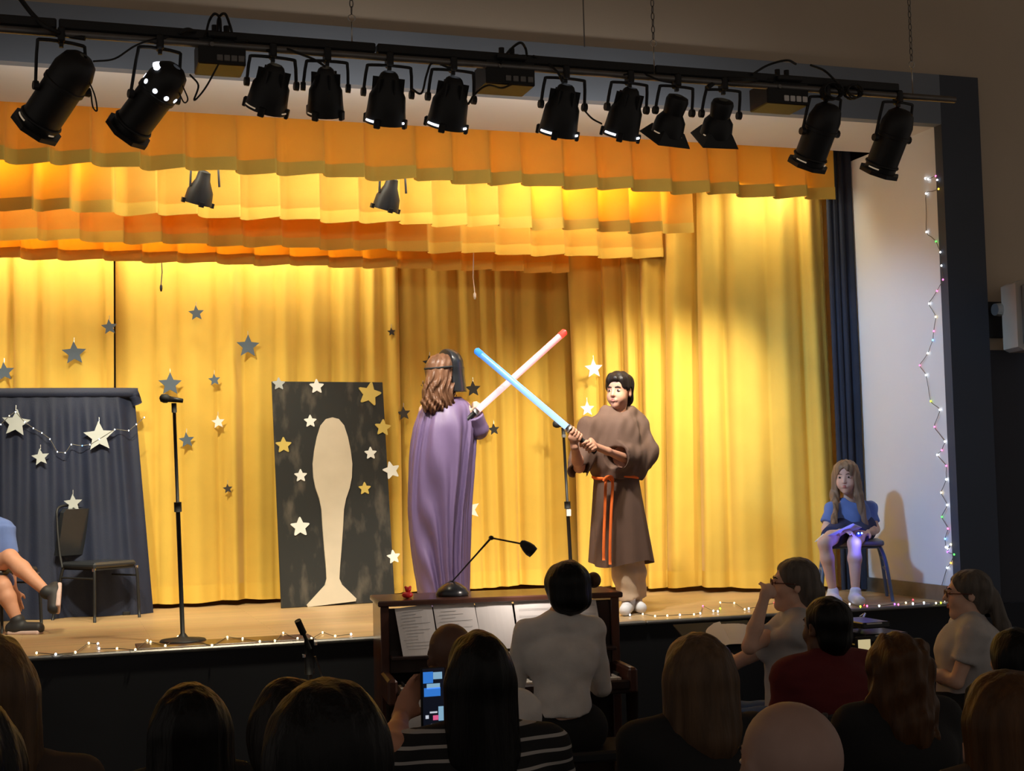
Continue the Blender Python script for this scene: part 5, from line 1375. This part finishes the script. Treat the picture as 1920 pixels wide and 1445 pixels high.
# ================================================================== AUDIENCE AND PIANIST
def stripe_mat():
    m = bpy.data.materials.new('striped_jersey'); m.use_nodes = True; nt = m.node_tree; n = nt.nodes; Lk = nt.links; p = n['Principled BSDF']; p.inputs['Roughness'].default_value = .9
    tc = n.new('ShaderNodeTexCoord'); sx = n.new('ShaderNodeSeparateXYZ'); Lk.new(tc.outputs['Object'], sx.inputs[0])
    a = n.new('ShaderNodeMath'); a.operation = 'MULTIPLY'; a.inputs[1].default_value = 1/.036; Lk.new(sx.outputs['Z'], a.inputs[0])
    b = n.new('ShaderNodeMath'); b.operation = 'FRACT'; Lk.new(a.outputs[0], b.inputs[0])
    c = n.new('ShaderNodeMath'); c.operation = 'LESS_THAN'; c.inputs[1].default_value = .24; Lk.new(b.outputs[0], c.inputs[0])
    mx = n.new('ShaderNodeMix'); mx.data_type = 'RGBA'; mx.inputs['A'].default_value = (.010, .010, .011, 1); mx.inputs['B'].default_value = (.42, .40, .38, 1)
    Lk.new(c.outputs[0], mx.inputs['Factor']); Lk.new(mx.outputs['Result'], p.inputs['Base Color']); return m
M['stripes'] = stripe_mat()
def fold_chair():
    t = empty('folding_chair', (0, 0, 0), 0, 'dark folding chair under a person in the audience', 'chair', 'audience chairs'); Lk = dict(local=True)
    MB().box((0, .0, .435), (.40, .38, .022), bev=.008).build('seat', 'blackmetal', t, **Lk)
    MB().box((0, -.215, .70), (.38, .018, .18), bev=.006).build('backrest', 'blackmetal', t, **Lk)
    for sx in (-1, 1):
        MB().tube([(sx*.20, -.225, .80), (sx*.20, -.20, .60), (sx*.20, .22, .01)], .011, 6).build('leg', 'greymetal', t, **Lk)
        MB().tube([(sx*.185, .08, .42), (sx*.185, -.24, .01)], .011, 6).build('leg', 'greymetal', t, **Lk)
    return t
CH0 = fold_chair(); CH_used = [False]
def chair_for(x, y, rz, label):
    o = CH0 if not CH_used[0] else copy_tree(CH0); CH_used[0] = True
    o.location = (x, y, 0); o.rotation_euler = (0, 0, rz); o['label'] = label
def hair_sdf(style, hc, R, s, k, vox=.008, wide=1.0, length=.30):
    H = lambda x, y, z: hc+R@(V3(x, y, z)*s); h = SDF(vox)
    if style == 'bald': return None
    if style == 'short':
        h.ell(H(0, -.016, .036), V3(.082, .100, .084)*s, R, .01).ell(H(0, -.05, -.03), V3(.070, .055, .075)*s, R, .02)
        h.box(H(0, .125, -.05), V3(.09, .085, .10)*s, R, .01, .01, sub=True)
    elif style in ('long', 'curly', 'bob'):
        w = wide
        h.ell(H(0, -.018, .032), V3(.090*w, .108, .092)*s, R, .01)
        if style == 'bob':
            h.ell(H(0, -.035, -.02), V3(.105*w, .095, .105)*s, R, .03).ell(H(0, -.045, -.075), V3(.088*w, .07, .05)*s, R, .03)
        else:
            h.cap(H(0, -.04, -.02), H(0, -.065, -.02-length), .096*w*s, .085*w*s, .04)
            h.cap(H(.05*w, -.02, -.02), H(.07*w, -.03, -.02-length*.9), .055*w*s, .05*w*s, .04); h.cap(H(-.05*w, -.02, -.02), H(-.07*w, -.03, -.02-length*.9), .055*w*s, .05*w*s, .04)
        h.ell(H(0, .105, -.03), V3(.064, .075, .10)*s, R, .012, sub=True)
    elif style == 'pony':
        h.ell(H(0, -.018, .034), V3(.084, .104, .086)*s, R, .01).ell(H(0, -.06, -.03), V3(.068, .05, .07)*s, R, .02)
        h.cap(H(0, -.11, .0), H(0, -.155, -.16), .034*s, .038*s, .02).cap(H(0, -.155, -.16), H(0, -.16, -.36), .038*s, .018*s, .02)
        h.ell(H(0, .100, -.03), V3(.072, .085, .105)*s, R, .012, sub=True)
    elif style == 'bun':
        h.ell(H(0, -.022, .022), V3(.108, .112, .105)*s, R, .01).ell(H(0, -.05, -.05), V3(.098, .085, .075)*s, R, .03)
        h.ell(H(0, .110, -.035), V3(.064, .075, .10)*s, R, .012, sub=True)
    elif style == 'updo':
        h.ell(H(0, -.016, .036), V3(.084, .102, .086)*s, R, .01).ell(H(0, -.055, -.02), V3(.075, .06, .09)*s, R, .02).ell(H(0, -.105, -.03), V3(.045, .035, .05)*s, R, .02)
        h.ell(H(0, .100, -.035), V3(.070, .085, .105)*s, R, .012, sub=True)
    rr = np.random.RandomState(int(abs(hc[0])*100) % 999)
    fz = 12 if style != 'curly' else 40; am = .0045 if style != 'curly' else .013
    h.disp(wrinkle(int(rr.randint(99)), am, 75 if style != 'curly' else 62, (1, 1, .15 if style != 'curly' else .8)))
    return h
def seated(px, py, Y, yaw, label, skin='skin_b', hair=('short', 'hair_dark'), shirt='blackcloth', legs_m='blackcloth', s=1.0, hyaw=0.0, hpitch=0.0, hroll=0.0, pose='lap', build=1.0, vox=.010, chair=True, hairw=1.0, hairl=.30,
           glasses=False, sleeve=.6, shift=0.0, hdirs=None, shirt_z=.47, wr=.007, face=True, lean=0.0, chair_label=None, arms_px=None, group='audience in front of the stage'):
    top = at(px, py, Y); hair_h = .012 if hair[0] == 'bald' else .016+(.012 if hair[0] in ('bun', 'curly') else 0)
    zt_ = top[2]; k = (zt_-.45)/.87; f = V3(-math.sin(yaw), math.cos(yaw), 0); Rb = rotz(yaw)
    x0, y0 = top[0]+shift, top[1]-lean
    B = lambda x, y, z: V3(x0, y0, 0)+Rb@V3(x, y+0*z, z)
    root = empty('person', (x0, y0, 0), 0, label, 'person', group)
    hc = V3(top[0], top[1], zt_-(.100+hair_h)*s); R = rotz(yaw+hyaw)@rotx(hpitch)@roty(hroll)
    sw = .185*k*build; zsh = .45+.535*k
    pel = B(0, -.02, .54); chest = B(0, 0, .45+.40*k); neck = B(0, -.01+.4*lean, .45+.615*k)
    sL, sR = B(-sw, 0, zsh), B(sw, 0, zsh)
    sd = SDF(vox); head(sd, hc, R, s)
    sd.cap(hc+R@V3(0, -.02, -.06)*s, neck, .050*s, .056*s, .02)
    sd.cap(chest+Rb@V3(-.07, 0, 0)*k, chest+Rb@V3(.07, 0, 0)*k, .115*build, .115*build, .04); sd.cap(chest, pel, .12*build, .14*build, .05)
    sd.cap(neck+V3(0, 0, -.03), sL, .042, .045, .03); sd.cap(neck+V3(0, 0, -.03), sR, .042, .045, .03)
    if pose == 'lap': eL, wL, eR, wR = B(-sw-.05, .03, zsh-.29*k), B(-.09, .26, .60), B(sw+.05, .03, zsh-.29*k), B(.09, .26, .60)
    elif pose == 'keys': eL, wL, eR, wR = B(-sw-.06, .10, zsh-.28*k), B(-.20, .36, .70), B(sw+.06, .10, zsh-.28*k), B(.20, .36, .70)
    elif pose == 'crossed': eL, wL, eR, wR = B(-sw-.03, .10, zsh-.27*k), B(.08, .24, zsh-.24*k), B(sw+.03, .10, zsh-.27*k), B(-.08, .27, zsh-.20*k)
    else: eL, wL, eR, wR = [at(*q) if len(q) == 3 and q[1] > 10 else B(*q) for q in arms_px]
    arm(sd, sL, eL, wL, .95); arm(sd, sR, eR, wR, .95)
    tgt = {'lap': (V3(.3, .7, -.2), V3(-.3, .7, -.2)), 'keys': (V3(.05, 1, -.15), V3(-.05, 1, -.15)), 'crossed': (V3(.9, .2, 0), V3(-.9, .2, .1))}.get(pose, (V3(.2, .6, .5), V3(-.2, .6, .5)))
    if hdirs:
        for w_, (hd_, hn_, cu_, th_) in zip((wL, wR), hdirs): hand(sd, w_, (at(*hd_)-w_) if hd_[1] > 10 else V3(*hd_), V3(*hn_), cu_, .95, th_)
    else: hand(sd, wL, Rb@tgt[0], Rb@V3(.1, .2, -1) if pose in ('lap', 'keys') else Rb@V3(0, -1, 0), .45, .95, -1 if pose in ('lap', 'keys') else 1); hand(sd, wR, Rb@tgt[1], Rb@V3(-.1, .2, -1) if pose in ('lap', 'keys') else Rb@V3(0, -1, 0), .45, .95, 1)
    hips = [B(-.09, 0, .53), B(.09, 0, .53)]; kn = [B(-.11, .42, .52), B(.11, .42, .52)]; an = [B(-.11, .42, .085), B(.11, .42, .085)]
    for i in (0, 1): leg(sd, hips[i], kn[i], an[i]); foot(sd, an[i], an[i]+f*.13+V3(0, 0, -.05))
    sd.build('body', skin, root)
    if face: face_parts(hc, R, s, root)
    h = hair_sdf(hair[0], hc, R, s, k, .007, hairw, hairl)
    if h is not None: h.build('hair', hair[1], root)
    t = SDF(vox)
    t.cap(chest+Rb@V3(-.075, 0, .02)*k, chest+Rb@V3(.075, 0, .02)*k, .130*build, .130*build, .05); t.cap(chest, pel, .140*build, .165*build, .06)
    t.cap(neck+V3(0, 0, -.028), sL, .060, .062*build, .04).cap(neck+V3(0, 0, -.028), sR, .058, .062*build, .04)
    for sh_, el_, wr_ in ((sL, eL, wL), (sR, eR, wR)):
        if sleeve <= 1: t.cone(sh_, sh_+(el_-sh_)*sleeve, .064, .058, .03)
        else: t.cap(sh_, el_, .062, .050, .03).cone(el_, el_+(wr_-el_)*(sleeve-1), .050, .040, .02)
    t.plane((0, 0, shirt_z), (0, 0, -1)).disp(wrinkle(int(px) % 97, wr, 20, (.7, .7, 1.0))).disp(wrinkle(int(px) % 83, wr*.4, 52, (.4, .4, 1.0))).build('shirt', shirt, root)
    q = SDF(vox)
    for i in (0, 1): q.cap(hips[i], kn[i], .098, .075, .03).cone(kn[i], an[i]+V3(0, 0, .03), .075, .058, .03)
    if shirt_z > .5: q.cap(pel, V3(chest[0], chest[1], shirt_z), .150*build, .135*build, .05)
    q.cap(hips[0], hips[1], .125, .125, .04).disp(wrinkle(int(px) % 89, .006, 28)).build('trousers', legs_m, root)
    for i in (0, 1): SDF(.010).cap(an[i]+V3(0, 0, -.045)-f*.03, an[i]+f*.15+V3(0, 0, -.048), .042, .037, .02).cap(an[i], an[i]+V3(0, 0, -.03), .042, .042, .02).plane((0, 0, 0), (0, 0, -1)).build('shoe', 'shoeblack', root)
    if glasses:
        H = lambda x, y, z: Vector(hc+R@(V3(x, y, z)*s)); g = MB()
        for sx in (-1, 1):
            g.tube([H(sx*.034+.022*math.cos(a), .100, .004+.017*math.sin(a)) for a in np.linspace(0, 6.283, 16, endpoint=False)], .0025, 5, close=True)
            g.tube([H(sx*.056, .098, .008), H(sx*.076, .05, .008), H(sx*.080, -.01, .006)], .0025, 5)
        g.tube([H(-.012, .101, .006), H(.012, .101, .006)], .0025, 5); g.build('glasses', 'glass_frame', root)
    if chair: chair_for(x0-f[0]*.0, y0-.0, yaw, 'folding chair under the '+' '.join(label.split(' of ')[0].split()[:11]))
    return root, hc, R, B

D = math.radians
# pianist
pian, hcP, RP, BP = seated(1062, 1049, 6.22, D(-6), 'pianist in off-white top with dark short bushy hair, back turned', 'skin_b', ('bun', 'hair_black'), 'whiteshirt', 'blackcloth', 1.02, pose='keys', chair=False, sleeve=1.35, build=.86, face=True, shift=-.04, shirt_z=.61, wr=.008)
SDF(.006).ell(Vector(at(1113, 1087, 6.2)), (.034, .045, .038)).cap(at(1098, 1086, 6.2), at(1112, 1087, 6.2), .02, .026, .01).build('hair_bun', 'hair_brown', pian)
bx_ = pian.location
bench = empty('piano_bench', (bx_.x, bx_.y, 0), D(-6), 'low black bench under the pianist', 'bench'); Lk = dict(local=True)
MB().box((0, 0, .425), (.72, .34, .05), bev=.012).build('seat', 'vinyl', bench, **Lk)
for sx in (-1, 1):
    for sy in (-1, 1): MB().box((sx*.32, sy*.14, .20), (.04, .04, .40), bev=.006).build('leg', 'pianodark', bench, **Lk)
# woman filming with a phone
Yf = 3.65
seated(893, 1186, Yf, D(2), 'woman in striped top with dark hair filming with a phone', 'skin_a', ('long', 'hair_black'), 'stripes', 'blackcloth', 1.05, pose='custom', build=1.12, sleeve=.7, hairw=.86, hairl=.20, lean=-.03,
       arms_px=[(738, 1398, 3.66), (752, 1342, 3.96), (.30, .05, .75), (.10, .28, .72)], hdirs=[((778, 1288, 3.99), (.25, -1, 0), .35, 1), ((-.3, .7, -.2), (0, .2, -1), .4, 1)])
ph = empty('smartphone', at(811, 1365, 3.95), 0, 'phone held upright with bright blue recording screen', 'phone')
a, b, c_, d_ = [Vector(at(x, y, 3.95)) for x, y in ((791, 1252), (836, 1252), (836, 1367), (791, 1367))]
ctr = (a+b+c_+d_)/4; wph = (b-a).length; hph = (a-d_).length
MB().box(ctr+Vector((.0, .006, 0)), (wph*1.05, .009, hph*1.02), bev=.003).build('case', 'rubber', ph)
def patch(px0, py0, px1, py1, m_, dz=.0, name='screen_image'):
    p0, p1 = Vector(at(px0, py0, 3.944-dz)), Vector(at(px1, py1, 3.944-dz))
    MB().box((p0+p1)/2, (abs(p1.x-p0.x), .0008, abs(p1.z-p0.z))).build(name, m_, ph)
patch(792, 1254, 835, 1364, emis('phone_dark', (.006, .008, .016), .6), 0, 'screen')
eb = emis('phone_blue', (.03, .18, .62), .9); ec = emis('phone_cyan', (.25, .45, .62), .8); er = emis('phone_red', (.7, .10, .25), .9); ew = emis('phone_white', (.6, .65, .75), .8)
patch(793, 1260, 812, 1280, eb, .001); patch(812, 1260, 829, 1272, ec, .001); patch(795, 1290, 826, 1304, eb, .001); patch(800, 1282, 825, 1290, ec, .001)
patch(822, 1324, 832, 1350, ec, .001); patch(812, 1341, 822, 1349, er, .002); patch(798, 1341, 804, 1347, ew, .002); patch(808, 1357, 824, 1359, ew, .002); patch(806, 1334, 820, 1336, ew, .002)
# person between phone and piano
seated(843, 1168, 4.55, D(0), 'person with close-cropped dark head and white top, behind the phone', 'skin_d', ('bald', None), 'whiteshirt', 'blackcloth', .98, build=1.05, shift=.07)
# left side heads
seated(-18, 1193, 3.55, D(-5), 'person with long dark blond hair and brown coat at the left edge', 'skin_b', ('long', 'hair_blond'), 'browncoat', 'blackcloth', 1.05, sleeve=1.9, hairl=.26)
seated(-92, 1290, 2.3, D(0), 'dark head cut off at the lower left corner', 'skin_b', ('long', 'hair_black'), 'blackcloth', 'blackcloth', 1.0, hairw=1.0, hairl=.25)
seated(355, 1284, 4.0, D(0), 'person with long straight black hair in front of the stage wall', 'skin_b', ('long', 'hair_black'), 'blackcloth', 'blackcloth', 1.0, hairw=1.05, hairl=.32, build=.9)
seated(540, 1274, 3.15, D(0), 'dark haired person half hidden left of the big dark head', 'skin_b', ('bob', 'hair_dark'), 'blackcloth', 'blackcloth', .92, hairw=1.0)
seated(607, 1276, 2.45, D(0), 'large dark bushy head in the foreground left of the phone', 'skin_b', ('bob', 'hair_black'), 'blackcloth', 'blackcloth', 1.0, hairw=1.08)
# right side
seated(1303, 1190, 3.75, D(4), 'woman with long light brown hair and black top, right of the pianist', 'skin_b', ('long', 'hair_blond'), 'blackcloth', 'blackcloth', 1.05, sleeve=1.9, hairw=1.0, hairl=.13, build=1.1)
seated(1475, 1314, 2.25, D(3), 'bald pinkish head in the foreground', 'skin_c', ('bald', None), 'blackcloth', 'blackcloth', 1.12)
seated(1547, 1119, 4.95, D(8), 'man in a dark red shirt with close-cropped black hair', 'skin_d', ('short', 'hair_black'), 'redshirt', 'blackcloth', 1.06, build=1.15)
seated(1676, 1180, 3.9, D(0), 'woman with curly reddish brown hair and black top', 'skin_b', ('curly', 'hair_auburn'), 'blackcloth', 'blackcloth', 1.0, sleeve=1.9, hairw=1.0, hairl=.16)
seated(1882, 1258, 2.95, D(-4), 'person with long auburn hair at the lower right corner', 'skin_b', ('long', 'hair_auburn'), 'browncoat', 'blackcloth', 1.0, hairw=1.12, hairl=.34)
seated(1898, 1178, 4.5, D(0), 'dark haired person at the right edge behind the auburn hair', 'skin_b', ('bob', 'hair_black'), 'blackcloth', 'blackcloth', .95)
# two women facing the stage from the side
seated(1487, 1047, 5.95, D(66), 'grey haired woman in grey T-shirt resting her chin on her hand', 'skin_b', ('updo', 'hair_grey'), 'greyshirt', 'jeans', 1.06, glasses=True, pose='custom', hpitch=.05, build=1.1,
       arms_px=[(.02, .30, .80), (.22, .36, .82), (1405, 1212, 5.78), (1436, 1112, 5.80)], hdirs=[((.2, .5, 0), (0, 0, -1), .4, 1), ((1453, 1100, 5.86), (.6, .8, 0), .95, 1)])
seated(1812, 1068, 5.95, D(62), 'woman with ponytail and red glasses in pale T-shirt with folded arms', 'skin_b', ('pony', 'hair_grey'), 'greyshirt', 'blackcloth', 1.04, glasses=True, pose='crossed', build=1.15)
